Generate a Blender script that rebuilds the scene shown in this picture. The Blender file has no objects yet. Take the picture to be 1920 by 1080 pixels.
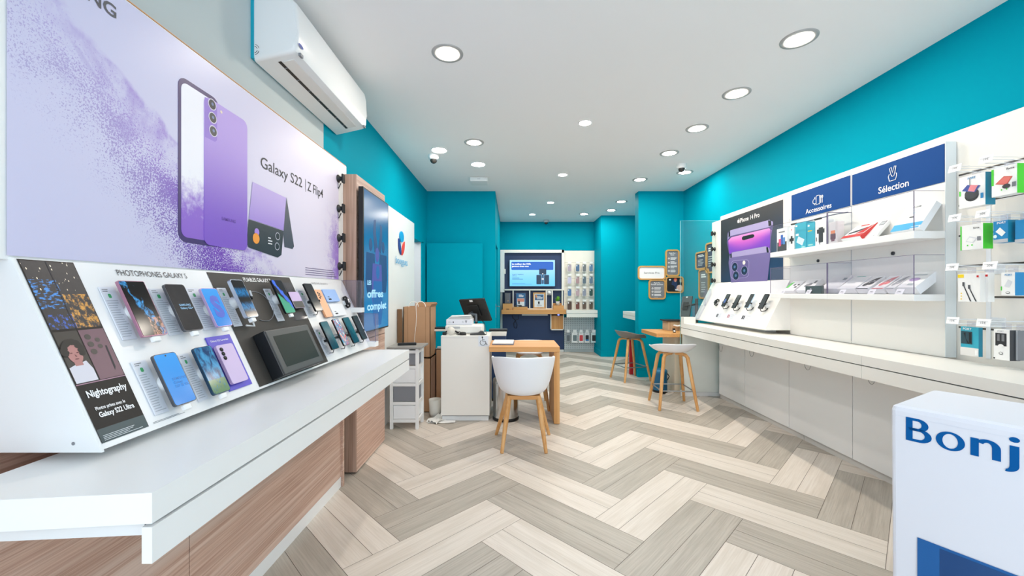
import bpy, bmesh, math, random
from mathutils import Vector, Matrix
R = math.radians
random.seed(7)
SC = bpy.context.scene
COL = SC.collection
FOC, CX, CY, EYE = 755.0, 960.0, 548.0, 1.25
INV = {}
CAM = Vector((0, 0, EYE))
CEIL = 2.74

# ------------------------------------------------------------------ placing
def V(*a): return Vector(a)
def ray(px, py): return V((px-CX)/FOC, 1.0, -(py-CY)/FOC)
def on_floor(px, py, z=0.0):
    d = ray(px, py); return CAM + d*((z-EYE)/d.z)
def at_depth(px, py, y): return CAM + ray(px, py)*y
def at_side(px, py, x):
    d = ray(px, py); return CAM + d*(x/d.x)

class Frame:
    """a plane in the room: o + a*ex + b*ey + c*n"""
    def __init__(s, o, ex, ey):
        s.o = Vector(o); s.ex = Vector(ex).normalized(); s.ey = Vector(ey).normalized(); s.n = s.ex.cross(s.ey)
    def p(s, a, b, c=0.0): return s.o + s.ex*a + s.ey*b + s.n*c
    def uv(s, px, py, c=0.0):
        d = ray(px, py); q = s.o + s.n*c
        t = (q-CAM).dot(s.n)/d.dot(s.n); w = CAM + d*t - s.o
        return w.dot(s.ex), w.dot(s.ey)
    def sub(s, a, b, c=0.0): return Frame(s.p(a, b, c), s.ex, s.ey)
    def tilt(s, ang):
        """lean back about ex by ang"""
        ey = s.ey*math.cos(ang) - s.n*math.sin(ang)
        return Frame(s.o, s.ex, ey)
    def turn(s, ang):
        ex = s.ex*math.cos(ang) - s.n*math.sin(ang)
        return Frame(s.o, ex, s.ey)
    def roll(s, ang):
        ex = s.ex*math.cos(ang) + s.ey*math.sin(ang)
        ey = s.ey*math.cos(ang) - s.ex*math.sin(ang)
        return Frame(s.o, ex, ey)
    def m(s):
        M = Matrix.Identity(4)
        for i in range(3):
            M[i][0] = s.ex[i]; M[i][1] = s.ey[i]; M[i][2] = s.n[i]; M[i][3] = s.o[i]
        return M
WORLD = Frame((0, 0, 0), (1, 0, 0), (0, 1, 0))

# ------------------------------------------------------------------ materials
def lin(h):
    h = h.lstrip('#'); c = [int(h[i:i+2], 16)/255 for i in (0, 2, 4)]
    return tuple((x/12.92 if x <= .04045 else ((x+.055)/1.055)**2.4) for x in c) + (1.0,)
class S:
    """shader scalar with arithmetic"""
    def __init__(s, nt, k): s.nt, s.k = nt, k
    def _op(s, op, o, rev=False, o2=None):
        n = s.nt.nodes.new('ShaderNodeMath'); n.operation = op
        for i, v in enumerate(([o, s] if rev else [s, o])):
            if v is None: continue
            if isinstance(v, S): s.nt.links.new(v.k, n.inputs[i])
            else: n.inputs[i].default_value = v
        return S(s.nt, n.outputs[0])
    def __add__(s, o): return s._op('ADD', o)
    __radd__ = __add__
    def __sub__(s, o): return s._op('SUBTRACT', o)
    def __rsub__(s, o): return s._op('SUBTRACT', o, True)
    def __mul__(s, o): return s._op('MULTIPLY', o)
    __rmul__ = __mul__
    def __truediv__(s, o): return s._op('DIVIDE', o)
    def gt(s, o): return s._op('GREATER_THAN', o)
    def lt(s, o): return s._op('LESS_THAN', o)
    def mx(s, o): return s._op('MAXIMUM', o)
    def mn(s, o): return s._op('MINIMUM', o)
    def ab(s): return s._op('ABSOLUTE', None)
    def sin(s): return s._op('SINE', None)
    def pw(s, o): return s._op('POWER', o)
    def step(s, e0, e1, t0=0.0, t1=1.0):
        n = s.nt.nodes.new('ShaderNodeMapRange'); n.interpolation_type = 'SMOOTHSTEP'
        s.nt.links.new(s.k, n.inputs[0])
        n.inputs[1].default_value = e0; n.inputs[2].default_value = e1
        n.inputs[3].default_value = t0; n.inputs[4].default_value = t1
        return S(s.nt, n.outputs[0])
class Mat:
    def __init__(s, name, rough=.5, metal=0.0, spec=.5):
        s.m = bpy.data.materials.new(name); s.m.use_nodes = True
        s.nt = s.m.node_tree; s.b = s.nt.nodes['Principled BSDF']
        s.b.inputs['Roughness'].default_value = rough; s.b.inputs['Metallic'].default_value = metal
        s.b.inputs['Specular IOR Level'].default_value = spec
    def new(s, t): return s.nt.nodes.new(t)
    def coord(s, which='Object', scale=(1, 1, 1), off=(0, 0, 0)):
        t = s.new('ShaderNodeTexCoord'); mp = s.new('ShaderNodeMapping')
        mp.inputs['Scale'].default_value = scale; mp.inputs['Location'].default_value = off
        s.nt.links.new(t.outputs[which], mp.inputs['Vector']); return mp.outputs[0]
    def xyz(s, vec):
        n = s.new('ShaderNodeSeparateXYZ'); s.nt.links.new(vec, n.inputs[0])
        return [S(s.nt, n.outputs[i]) for i in range(3)]
    def noise(s, vec, scale, detail=2.0, rough=.5, dist=0.0):
        n = s.new('ShaderNodeTexNoise'); n.inputs['Scale'].default_value = scale
        n.inputs['Detail'].default_value = detail; n.inputs['Roughness'].default_value = rough
        n.inputs['Distortion'].default_value = dist
        s.nt.links.new(vec, n.inputs['Vector']); return S(s.nt, n.outputs[0])
    def voro(s, vec, scale):
        n = s.new('ShaderNodeTexVoronoi'); n.inputs['Scale'].default_value = scale
        s.nt.links.new(vec, n.inputs['Vector']); return S(s.nt, n.outputs['Distance'])
    def mix(s, f, a, b):
        n = s.new('ShaderNodeMix'); n.data_type = 'RGBA'
        for i, v in ((0, f), (6, a), (7, b)):
            if isinstance(v, S): s.nt.links.new(v.k, n.inputs[i])
            elif hasattr(v, 'is_output'): s.nt.links.new(v, n.inputs[i])
            elif isinstance(v, str): n.inputs[i].default_value = lin(v)
            else: n.inputs[i].default_value = v
        return n.outputs[2]
    def base(s, c):
        if isinstance(c, str): s.b.inputs['Base Color'].default_value = lin(c)
        else: s.nt.links.new(c, s.b.inputs['Base Color'])
    def emit(s, c, k):
        if isinstance(c, str): s.b.inputs['Emission Color'].default_value = lin(c)
        else: s.nt.links.new(c, s.b.inputs['Emission Color'])
        s.b.inputs['Emission Strength'].default_value = k
    def bump(s, h, k=.1, d=.002):
        n = s.new('ShaderNodeBump'); n.inputs['Strength'].default_value = k; n.inputs['Distance'].default_value = d
        s.nt.links.new(h.k, n.inputs['Height']); s.nt.links.new(n.outputs[0], s.b.inputs['Normal'])
_cache = {}
def plain(hexc, rough=.5, metal=0.0, spec=.5, var=.04, scale=6.0):
    k = (hexc, rough, metal, spec, var)
    if k in _cache: return _cache[k]
    m = Mat('finish_' + hexc.lstrip('#'), rough, metal, spec)
    c = lin(hexc)
    f = m.noise(m.coord(), scale, 3)
    lo = tuple(x*(1-var) for x in c[:3])+(1,); hi = tuple(min(1, x*(1+var)) for x in c[:3])+(1,)
    m.base(m.mix(f, lo, hi)); _cache[k] = m.m
    return m.m
def glow(hexc, k, base='#ffffff', rough=.4):
    key = ('glow', hexc, k)
    if key in _cache: return _cache[key]
    m = Mat('lit_' + hexc.lstrip('#'), rough); m.base(base); m.emit(hexc, k); _cache[key] = m.m
    return m.m
def glass(name, tint='#ffffff', alpha=.12, rough=.05):
    """thin clear acrylic or glass: mostly see-through, with a Fresnel sheen"""
    m = bpy.data.materials.new(name); m.use_nodes = True; nt = m.node_tree; nt.nodes.clear()
    out = nt.nodes.new('ShaderNodeOutputMaterial'); tr = nt.nodes.new('ShaderNodeBsdfTransparent')
    gl = nt.nodes.new('ShaderNodeBsdfGlossy'); gl.inputs['Roughness'].default_value = rough
    df = nt.nodes.new('ShaderNodeBsdfDiffuse'); df.inputs['Color'].default_value = lin(tint)
    fr = nt.nodes.new('ShaderNodeFresnel'); fr.inputs['IOR'].default_value = 1.16
    tr.inputs['Color'].default_value = lin(tint)
    m1 = nt.nodes.new('ShaderNodeMixShader'); m1.inputs[0].default_value = alpha
    m2 = nt.nodes.new('ShaderNodeMixShader')
    nt.links.new(tr.outputs[0], m1.inputs[1]); nt.links.new(df.outputs[0], m1.inputs[2])
    ge = nt.nodes.new('ShaderNodeNewGeometry'); iv = nt.nodes.new('ShaderNodeMath'); iv.operation = 'SUBTRACT'; iv.inputs[0].default_value = 1.0
    nt.links.new(ge.outputs['Backfacing'], iv.inputs[1]); mu = nt.nodes.new('ShaderNodeMath'); mu.operation = 'MULTIPLY'
    nt.links.new(fr.outputs[0], mu.inputs[0]); nt.links.new(iv.outputs[0], mu.inputs[1])
    nt.links.new(mu.outputs[0], m2.inputs[0]); nt.links.new(m1.outputs[0], m2.inputs[1]); nt.links.new(gl.outputs[0], m2.inputs[2])
    nt.links.new(m2.outputs[0], out.inputs[0]); return m
def wood(name, cols, axis, fine=140.0, rough=.45, stretch=.012):
    """straight grain running along axis (0 x, 1 y, 2 z)"""
    m = Mat(name, rough)
    sc = [1, 1, 1]; sc[axis] = stretch
    v = m.coord('Object', sc)
    g = m.noise(v, fine, 3, .65)
    g2 = m.noise(v, fine*.18, 2, .5)
    c = m.mix(g.step(.35, .65), cols[0], cols[1]); c = m.mix(g2.step(.45, .7, 0, .7), c, cols[2])
    m.base(c); m.bump(g, .08, .001); return m.m

WHITE = plain('#ebecec', .35, var=.01)
WHITE_M = plain('#e2e4e3', .6, var=.01)
OFFW = plain('#e9e7e1', .4, var=.01)
CREAM = plain('#eeeae2', .4, var=.01)
GREYW = plain('#dfe2e3', .4, var=.01)
BLACK = plain('#0c0d0f', .35)
BLACKM = plain('#17181a', .6)
DGREY = plain('#3a3c40', .5)
MGREY = plain('#7d8086', .5)
LGREY = plain('#b9bdc2', .5)
CHROME = plain('#c9cbcd', .16, 1.0)
STEEL = plain('#a9abad', .3, 1.0)
NAVY = plain('#16335f', .5, var=.06)
TEALP = plain('#00a2bb', .5, var=.02, scale=2)
GLASS = glass('clear_acrylic', '#fbfcfd', .012)
GLASSW = glass('counter_glass', '#f3faf9', .015)
EDGE = plain('#6a6180', .25)
GLASSV = glass('clear_acrylic_thick', '#f5f5f9', .03)

# ------------------------------------------------------------------ mesh builder
class MB:
    def __init__(s): s.v = []; s.f = []; s.mi = []; s.sm = []
    def add(s, vs, fs, mi=0, smooth=False):
        k = len(s.v); s.v += [Vector(x) for x in vs]
        for f in fs: s.f.append([i+k for i in f]); s.mi.append(mi); s.sm.append(smooth)
        return s
    def box(s, fr, a0, a1, b0, b1, c0, c1, mi=0):
        if a0 > a1: a0, a1 = a1, a0
        if b0 > b1: b0, b1 = b1, b0
        if c0 > c1: c0, c1 = c1, c0
        vs = [fr.p(a, b, c) for c in (c0, c1) for b in (b0, b1) for a in (a0, a1)]
        return s.add(vs, [(0, 2, 3, 1), (4, 5, 7, 6), (0, 1, 5, 4), (2, 6, 7, 3), (0, 4, 6, 2), (1, 3, 7, 5)], mi)
    def wbox(s, x0, x1, y0, y1, z0, z1, mi=0): return s.box(WORLD, x0, x1, y0, y1, z0, z1, mi)
    def rbox(s, fr, a0, a1, b0, b1, c0, c1, r=.004, seg=2, mi=0):
        bm = bmesh.new()
        t = MB().box(fr, a0, a1, b0, b1, c0, c1)
        vs = [bm.verts.new(x) for x in t.v]
        for f in t.f: bm.faces.new([vs[i] for i in f])
        r = min(r, .45*min(abs(a1-a0), abs(b1-b0), abs(c1-c0)))
        bmesh.ops.bevel(bm, geom=bm.edges[:], offset=r, segments=seg, affect='EDGES', profile=.5)
        bm.verts.index_update()
        s.add([v.co.copy() for v in bm.verts], [[v.index for v in f.verts] for f in bm.faces], mi)
        bm.free(); return s
    def wrbox(s, x0, x1, y0, y1, z0, z1, r=.004, seg=2, mi=0): return s.rbox(WORLD, x0, x1, y0, y1, z0, z1, r, seg, mi)
    def prism(s, fr, poly, c0, c1, mi=0, smooth=False):
        n = len(poly)
        ar = sum(poly[i][0]*poly[(i+1) % n][1]-poly[(i+1) % n][0]*poly[i][1] for i in range(n))
        if ar < 0: poly = poly[::-1]
        if c0 > c1: c0, c1 = c1, c0
        vs = [fr.p(a, b, c0) for a, b in poly] + [fr.p(a, b, c1) for a, b in poly]
        s.add(vs, [list(range(n))[::-1], list(range(n, 2*n))], mi)
        s.add(vs, [(i, (i+1) % n, (i+1) % n+n, i+n) for i in range(n)], mi, smooth); return s
    def slab(s, fr, a0, a1, b0, b1, c0, c1, r=.01, seg=5, mi=0):
        return s.prism(fr, rrect(a0, a1, b0, b1, r, seg), c0, c1, mi)
    def tube(s, pts, r, seg=8, mi=0, caps=True, smooth=True):
        pts = [Vector(p) for p in pts]
        rs = r if isinstance(r, (list, tuple)) else [r]*len(pts)
        rings = []; up = None
        for i, p in enumerate(pts):
            d = (pts[min(i+1, len(pts)-1)]-pts[max(i-1, 0)]).normalized()
            if up is None: up = V(0, 0, 1) if abs(d.z) < .9 else V(1, 0, 0)
            u = d.cross(up).normalized(); w = u.cross(d).normalized(); up = w
            rings.append([p + (u*math.cos(2*math.pi*k/seg)+w*math.sin(2*math.pi*k/seg))*rs[i] for k in range(seg)])
        vs = [v for g in rings for v in g]; fs = []
        for i in range(len(pts)-1):
            for k in range(seg):
                a, b = i*seg+k, i*seg+(k+1) % seg
                fs.append((a, b, b+seg, a+seg))
        s.add(vs, fs, mi, smooth)
        if caps: s.add(vs, [list(range(seg))[::-1], list(range(len(vs)-seg, len(vs)))], mi)
        return s
    def lathe(s, fr, prof, seg=24, mi=0, sx=1.0, smooth=True):
        """prof: (radius, height along fr.n)"""
        vs = []; fs = []; n = len(prof)
        for k in range(seg):
            t = 2*math.pi*k/seg
            vs += [fr.p(r*math.cos(t)*sx, r*math.sin(t), h) for r, h in prof]
        for k in range(seg):
            q = (k+1) % seg
            for i in range(n-1): fs.append((k*n+i, q*n+i, q*n+i+1, k*n+i+1))
        return s.add(vs, fs, mi, smooth)
    def disc(s, fr, a, b, c, ra, rb=None, seg=24, mi=0, rot=0.0):
        rb = ra if rb is None else rb
        vs = [fr.p(a+ra*math.cos(t)*math.cos(rot)-rb*math.sin(t)*math.sin(rot), b+ra*math.cos(t)*math.sin(rot)+rb*math.sin(t)*math.cos(rot), c) for t in [2*math.pi*k/seg for k in range(seg)]]
        return s.add(vs, [list(range(seg))], mi)
    def ring(s, fr, a, b, c, r0, r1, seg=28, mi=0, c1=None):
        c1 = c if c1 is None else c1
        vs = [fr.p(a+r*math.cos(2*math.pi*k/seg), b+r*math.sin(2*math.pi*k/seg), h) for r, h in ((r0, c1), (r1, c)) for k in range(seg)]
        return s.add(vs, [(k, k+seg, (k+1) % seg+seg, (k+1) % seg) for k in range(seg)], mi)
    def poly(s, fr, pts, c=0.0, mi=0):
        n = len(pts)
        ar = sum(pts[i][0]*pts[(i+1) % n][1]-pts[(i+1) % n][0]*pts[i][1] for i in range(n))
        if ar < 0: pts = pts[::-1]
        return s.add([fr.p(a, b, c) for a, b in pts], [list(range(n))], mi)
    def rect(s, fr, a0, a1, b0, b1, c=0.0, mi=0): return s.poly(fr, [(a0, b0), (a1, b0), (a1, b1), (a0, b1)], c, mi)
    def grid(s, fn, nu, nv, mi=0, wrap=False):
        vs = [fn(i/nu, j/nv) for i in range(nu+(0 if wrap else 1)) for j in range(nv+1)]
        fs = []; m = nv+1
        for i in range(nu):
            q = (i+1) % nu if wrap else i+1
            for j in range(nv): fs.append((i*m+j, q*m+j, q*m+j+1, i*m+j+1))
        return s.add(vs, fs, mi, True)
    def build(s, name, mat, parent=None, uv=None, weld=False):
        me = bpy.data.meshes.new(name)
        inv = Matrix.Translation(-s.origin()) if parent is None else INV.get(parent.name, Matrix.Identity(4))
        me.from_pydata([inv @ x for x in s.v], [], s.f)
        for i, p in enumerate(me.polygons): p.material_index = s.mi[i]; p.use_smooth = s.sm[i]
        for m in (mat if isinstance(mat, (list, tuple)) else [mat]): me.materials.append(m)
        if uv is not None:
            fr, a0, a1, b0, b1 = uv; L = me.uv_layers.new(name='UVMap')
            for lp in me.loops:
                w = s.v[lp.vertex_index]-fr.o
                L.data[lp.index].uv = ((w.dot(fr.ex)-a0)/(a1-a0), (w.dot(fr.ey)-b0)/(b1-b0))
        if weld:
            bm = bmesh.new(); bm.from_mesh(me); bmesh.ops.remove_doubles(bm, verts=bm.verts[:], dist=1e-5)
            bm.to_mesh(me); bm.free()
        me.update()
        o = bpy.data.objects.new(name, me); COL.objects.link(o)
        if parent is not None:
            o.parent = parent
        else: o.location = s.origin()
        INV[o.name] = inv
        return o
    def origin(s):
        xs = [v.x for v in s.v]; ys = [v.y for v in s.v]; zs = [v.z for v in s.v]
        return V((min(xs)+max(xs))/2, (min(ys)+max(ys))/2, min(zs))
def rrect(a0, a1, b0, b1, r, seg=5):
    if a0 > a1: a0, a1 = a1, a0
    if b0 > b1: b0, b1 = b1, b0
    r = min(r, .49*(a1-a0), .49*(b1-b0)); out = []
    for cx, cy, t0 in ((a1-r, b0+r, -90), (a1-r, b1-r, 0), (a0+r, b1-r, 90), (a0+r, b0+r, 180)):
        for k in range(seg+1):
            t = R(t0+90*k/seg); out.append((cx+r*math.cos(t), cy+r*math.sin(t)))
    return out
def tag(o, label, cat, group=None):
    o['label'] = label; o['category'] = cat
    if group: o['group'] = group
    return o
def thing(name, label, cat, loc=(0, 0, 0), group=None):
    o = bpy.data.objects.new(name, None); COL.objects.link(o); o.location = Vector(loc); o.empty_display_size = .1
    INV[o.name] = Matrix.Translation(-Vector(loc))
    return tag(o, label, cat, group)
def structure(o): o['kind'] = 'structure'; return o
def txt(body, fr, mat, parent, height=None, width=None, bold=0.0, c=.0012, align='LEFT', name='lettering', ext=.0004, shear=0.0, spacing=1.0, capfit=True):
    """lettering as a thin mesh; baseline-left (or centre) at the frame's origin"""
    cu = bpy.data.curves.new('t', 'FONT'); cu.body = body; cu.size = 1.0; cu.offset = bold; cu.shear = shear
    cu.extrude = 0.0; cu.space_character = spacing; cu.resolution_u = 3
    ob = bpy.data.objects.new('t', cu); COL.objects.link(ob)
    me = bpy.data.meshes.new_from_object(ob)
    COL.objects.unlink(ob); bpy.data.objects.remove(ob); bpy.data.curves.remove(cu)
    xs = [v.co.x for v in me.vertices]
    if not xs: return None
    x0, x1 = min(xs), max(xs); w = x1-x0
    CAPH = .70
    sy = height/CAPH if height else width/w
    sx = width/w if width else sy
    mb = MB()
    off = {'LEFT': 0.0, 'CENTER': -.5*w*sx, 'RIGHT': -w*sx}[align]
    mb.add([fr.p((v.co.x-x0)*sx+off, v.co.y*sy, c) for v in me.vertices], [list(p.vertices) for p in me.polygons])
    bpy.data.meshes.remove(me)
    # face outward
    if mb.f:
        a, b, d = [mb.v[i] for i in mb.f[0][:3]]
        if (b-a).cross(d-a).dot(fr.n) < 0: mb.f = [f[::-1] for f in mb.f]
    return mb.build(name, mat, parent)
def lines(fr, a0, a1, b0, b1, n, mat, parent, c=.001, th=.45, seed=1, name='print'):
    """rows of small illegible print"""
    rng = random.Random(seed); mb = MB(); h = (b1-b0)/n
    for i in range(n):
        y = b1-h*(i+.5); w = (a1-a0)*rng.uniform(.55, 1)
        mb.rect(fr, a0, a0+w, y-h*th/2, y+h*th/2, c)
    return mb.build(name, mat, parent)
# the room's main planes, named by what stands on them
LP = Frame((-1.16, 0, 0), (0, 1, 0), (0, 0, 1))           # large poster on the left
LS = Frame((-.95, 0, .88), (0, 1, 0), (-.21, 0, .453))    # sloped phone display on the left
RP = Frame((2.45, 0, 0), (0, -1, 0), (0, 0, 1))           # raised panels on the right
RS = Frame((2.23, 0, .926), (0, -1, 0), (.22, 0, .434))   # sloped phone display on the right
RW = Frame((2.51, 0, 0), (0, -1, 0), (0, 0, 1))           # slat wall on the right
def BK(y): return Frame((0, y, 0), (1, 0, 0), (0, 0, 1))
def pbox(x0, y0, x1, y1, Y, d, mb=None, r=0.0):
    """box whose front face covers these picture bounds at depth Y and reaches back by d"""
    p, q = at_depth(x0, y1, Y), at_depth(x1, y0, Y); mb = mb or MB()
    if r: return mb.wrbox(p.x, q.x, Y, Y+d, p.z, q.z, r)
    return mb.wbox(p.x, q.x, Y, Y+d, p.z, q.z)
# ================================================================== the room
XL, XR, YB, YF = -1.25, 2.53, 8.52, -1.25
# ---- floor: blocks of two planks laid herringbone, tones alternating by zigzag
def plank_mat(name, c0, c1, c2):
    m = Mat(name, .38, spec=.35)
    v = m.coord('UV', (1, 1, 1))
    g = m.noise(m.coord('UV', (3.0, 110.0, 1)), 1.0, 4, .7)
    g2 = m.noise(m.coord('UV', (1.2, 14.0, 1)), 1.0, 3, .6)
    c = m.mix(g.step(.38, .66), c0, c1); c = m.mix(g2.step(.4, .75, 0, .75), c, c2)
    m.base(c); m.bump(g, .12, .001); return m.m
def make_floor():
    B, N, gap = .2885, 3, .0011
    ph = math.pi/4
    e = V(math.cos(ph), -math.sin(ph), 0); w = V(math.sin(ph), math.cos(ph), 0)
    o = V(.459, 2.2235, 0)
    me = bpy.data.meshes.new('floor'); verts = []; faces = []; uvs = []; mi = []
    def clip(poly):
        for ax, lim, sg in ((0, XL, 1), (0, XR, -1), (1, YF, 1), (1, YB, -1)):
            out = []
            for i in range(len(poly)):
                (p, t), (q, u) = poly[i-1], poly[i]
                dp, dq = sg*(p[ax]-lim), sg*(q[ax]-lim)
                if (dp > 0) != (dq > 0):
                    k = dp/(dp-dq); out.append((p.lerp(q, k), t.lerp(u, k)))
                if dq > 0: out.append((q, u))
            poly = out
            if not poly: return poly
        return poly
    rng = random.Random(3)
    def plank(u0, u1, v0, v1, along_u, tone):
        u0 += gap/B; u1 -= gap/B; v0 += gap/B; v1 -= gap/B
        c = [(u0, v0), (u1, v0), (u1, v1), (u0, v1)]; sx, sy = rng.uniform(0, 50), rng.uniform(0, 50)
        poly = clip([(o+e*(B*u)+w*(B*v), V(sx+(u if along_u else v)*B, sy+(v if along_u else u)*B, 0)) for u, v in c])
        if len(poly) < 3: return
        k = len(verts); verts.extend(p for p, _ in poly); faces.append(list(range(k, k+len(poly)))); uvs.extend((t.x, t.y) for _, t in poly); mi.append(tone)
    for a in range(-40, 41):
        for b in range(-14, 15):
            u, v = a+b*N, -a+b*N
            p = o+e*(B*u)+w*(B*v)
            if not (XL-2.5 < p.x < XR+2.5 and YF-2.5 < p.y < YB+2.5): continue
            tone = 0 if (a+b) % 2 == 0 else 1
            for k in (0, .5):
                plank(u+k, u+k+.5, v, v+N, False, tone)          # running up to the right
                plank(u-N, u, v+k, v+k+.5, True, tone)            # running down to the right
    k = len(verts)
    verts.extend(V(x, y, -.0015) for x, y in ((XL, YF), (XR, YF), (XR, YB), (XL, YB))); faces.append([k, k+1, k+2, k+3]); uvs.extend([(0, 0)]*4); mi.append(2)
    me.from_pydata([tuple(v) for v in verts], [], faces)
    L = me.uv_layers.new(name='UVMap')
    for i, q in enumerate(uvs): L.data[i].uv = q
    for i, p in enumerate(me.polygons): p.material_index = mi[i]
    for m in (plank_mat('pale_plank', '#ddd4ca', '#d2c8bd', '#c6bbae'), plank_mat('grey_plank', '#bab2a7', '#a9a196', '#9d958a'), plain('#6b6259', .8)): me.materials.append(m)
    ob = bpy.data.objects.new('floor', me); COL.objects.link(ob); return structure(ob)
make_floor()
def wall_paint(name, col, rough=.6):
    m = Mat(name, rough, spec=.02); v = m.coord()
    n = m.noise(v, 220, 3, .6); l = m.noise(v, 1.3, 2)
    c = lin(col); m.base(m.mix(l, tuple(x*.975 for x in c[:3])+(1,), c)); m.bump(n, .05, .001); return m.m
TEAL = wall_paint('teal_wall_paint', '#009bb2')
PALE = wall_paint('pale_grey_paint', '#c3cccd')
CEILM = wall_paint('ceiling_paint', '#f3f3f3', .7)
ROOMW = wall_paint('white_room_paint', '#d4d6d8')
def S_(name, mb, mat, parent=None): return structure(mb.build(name, mat, parent))
S_('ceiling', MB().wbox(XL-.1, XR+.1, YF-.1, YB+.1, CEIL, CEIL+.1), CEILM)
# left wall with its door opening (the front stretch is painted pale grey)
DY0, DY1, DZ = 4.93, 5.56, 1.945
S_('wall_left_front', MB().wbox(XL-.1, XL, YF, 2.67, 0, CEIL), PALE)
wl = MB().wbox(XL-.1, XL, 2.67, DY0, 0, CEIL).wbox(XL-.1, XL, DY0, DY1, DZ, CEIL).wbox(XL-.1, XL, DY1, 5.94, 0, CEIL)
S_('wall_left', wl, TEAL)
dd = S_('door_1', MB().wbox(XL-.1, XL+.012, DY1-.03, DY1+.06, 0, DZ).wbox(XL-.1, XL+.012, DY0-.05, DY1+.06, DZ-.01, DZ+.045), TEAL)
# pale room behind that opening
S_('wall_side_room', MB().wbox(XL-1.6, XL-.1, DY0-.9, DY0-.85, 0, CEIL).wbox(XL-1.6, XL-.1, DY1+.5, DY1+.55, 0, CEIL).wbox(XL-1.65, XL-1.6, DY0-.9, DY1+.55, 0, CEIL)
   .wbox(XL-1.6, XL-.1, DY0-.9, DY1+.55, CEIL-.02, CEIL).wbox(XL-1.6, XL-.0, DY0-.9, DY1+.55, -.05, -.003), ROOMW)
S_('trim_1', MB().wbox(XL-.1, XL-.002, DY1-.036, DY1-.031, 0, DZ-.011), ROOMW)
# block at the end of the left wall, with a side door
XB = -.246
S_('wall_end_left', MB().wbox(XL-.1, XB, 5.94, 6.04, 0, CEIL).wbox(XB-.1, XB, 6.04, 6.10, 0, CEIL).wbox(XB-.1, XB, 6.10, 6.98, 2.0, CEIL).wbox(XB-.1, XB, 6.98, YB, 0, CEIL), TEAL)
d2 = S_('door_2', MB().wbox(XB-.06, XB-.025, 6.11, 6.97, .008, 1.99), TEAL)
hb = MB(); hy = 6.62
hb.wbox(XB-.026, XB-.016, hy-.02, hy+.02, .83, 1.06).tube([(XB-.02, hy, 1.02), (XB+.03, hy, 1.02), (XB+.035, hy-.02, 1.02), (XB+.035, hy-.11, 1.02)], .008)
hb.build('handle', STEEL, d2)
# open leaf swung in front of the end wall
lf = at_depth(905, 456, 5.80)
dl = S_('door_3', MB().wrbox(XL+.02, lf.x, 5.80, 5.84, .01, lf.z, .003), TEAL)
S_('wall_back', MB().wbox(XB-.1, 1.75, YB, YB+.1, 0, CEIL), TEAL)
S_('wall_right', MB().wbox(XR, XR+.1, YF, YB+.1, 0, CEIL), TEAL)
S_('wall_column', MB().wbox(1.73, XR, 7.81, YB+.1, 0, CEIL), TEAL)
S_('wall_partition', MB().wbox(1.865, XR, 5.94, 6.1, 0, CEIL), TEAL)
S_('baseboard_column', MB().wbox(1.718, XR, 7.795, 7.81, 0, .11).wbox(1.718, 1.73, 7.81, YB, 0, .11), TEAL)
S_('baseboard_partition', MB().wbox(1.853, XR, 5.926, 5.94, 0, .1).wbox(1.853, 1.865, 5.94, 6.1, 0, .1), TEAL)
S_('baseboard_end_left', MB().wbox(XL, XB+.012, 5.926, 5.94, 0, .1), TEAL)
# shop front behind the photographer: glazed, open to daylight
sf = MB()
for x in (XL, -.05, 1.2, XR-.06): sf.wbox(x, x+.06, YF-.08, YF, 0, CEIL)
sf.wbox(XL, XR, YF-.08, YF, 0, .08).wbox(XL, XR, YF-.08, YF, CEIL-.12, CEIL)
S_('window_1', sf, plain('#e4e6e8', .4))

# ---- ceiling fittings
LENS = glow('#fff4e6', 165.0); LENSC = glow('#e6efff', 70.0); LENSF = glow('#fff4e6', 60.0); LENSS = glow('#fff4e6', 320.0)
RINGM = plain('#aeadab', .4); GAPM = plain('#6e6962', .5)
CF = Frame((0, 0, CEIL), (1, 0, 0), (0, -1, 0))          # faces down
def on_ceiling(px, py): return on_floor(px, py, CEIL)
def downlight(px, py, label, r=.098, kind='ring', group='recessed ceiling lights'):
    p = on_ceiling(px, py)
    t = thing('ceiling_downlight', label, 'ceiling light', (p.x, p.y, CEIL), group)
    fr = Frame((p.x, p.y, CEIL), (1, 0, 0), (0, -1, 0))
    if kind == 'ring':
        MB().lathe(fr, [(r, 0), (r*.985, .004), (r*.72, .006), (r*.70, .001)], 32).build('trim_ring', RINGM, t)
        MB().ring(fr, 0, 0, .0015, r*.62, r*.71, c1=.0035).build('reflector', GAPM, t)
        MB().disc(fr, 0, 0, .0045, r*.64, seg=28).build('lamp', LENS, t)
    elif kind == 'flat':
        MB().lathe(fr, [(r, 0), (r*.98, .006), (r*.9, .007)], 32).build('trim_ring', WHITE, t)
        MB().disc(fr, 0, 0, .0065, r*.91, seg=28).build('lamp', LENSC if 'cool' in label else LENSF, t)
    else:
        MB().lathe(fr, [(r, 0), (r*.97, .004), (r*.8, .005)], 24).build('trim_ring', WHITE, t)
        MB().disc(fr, 0, 0, .0048, r*.82, seg=24).build('lamp', LENSS, t)
    return t
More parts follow.
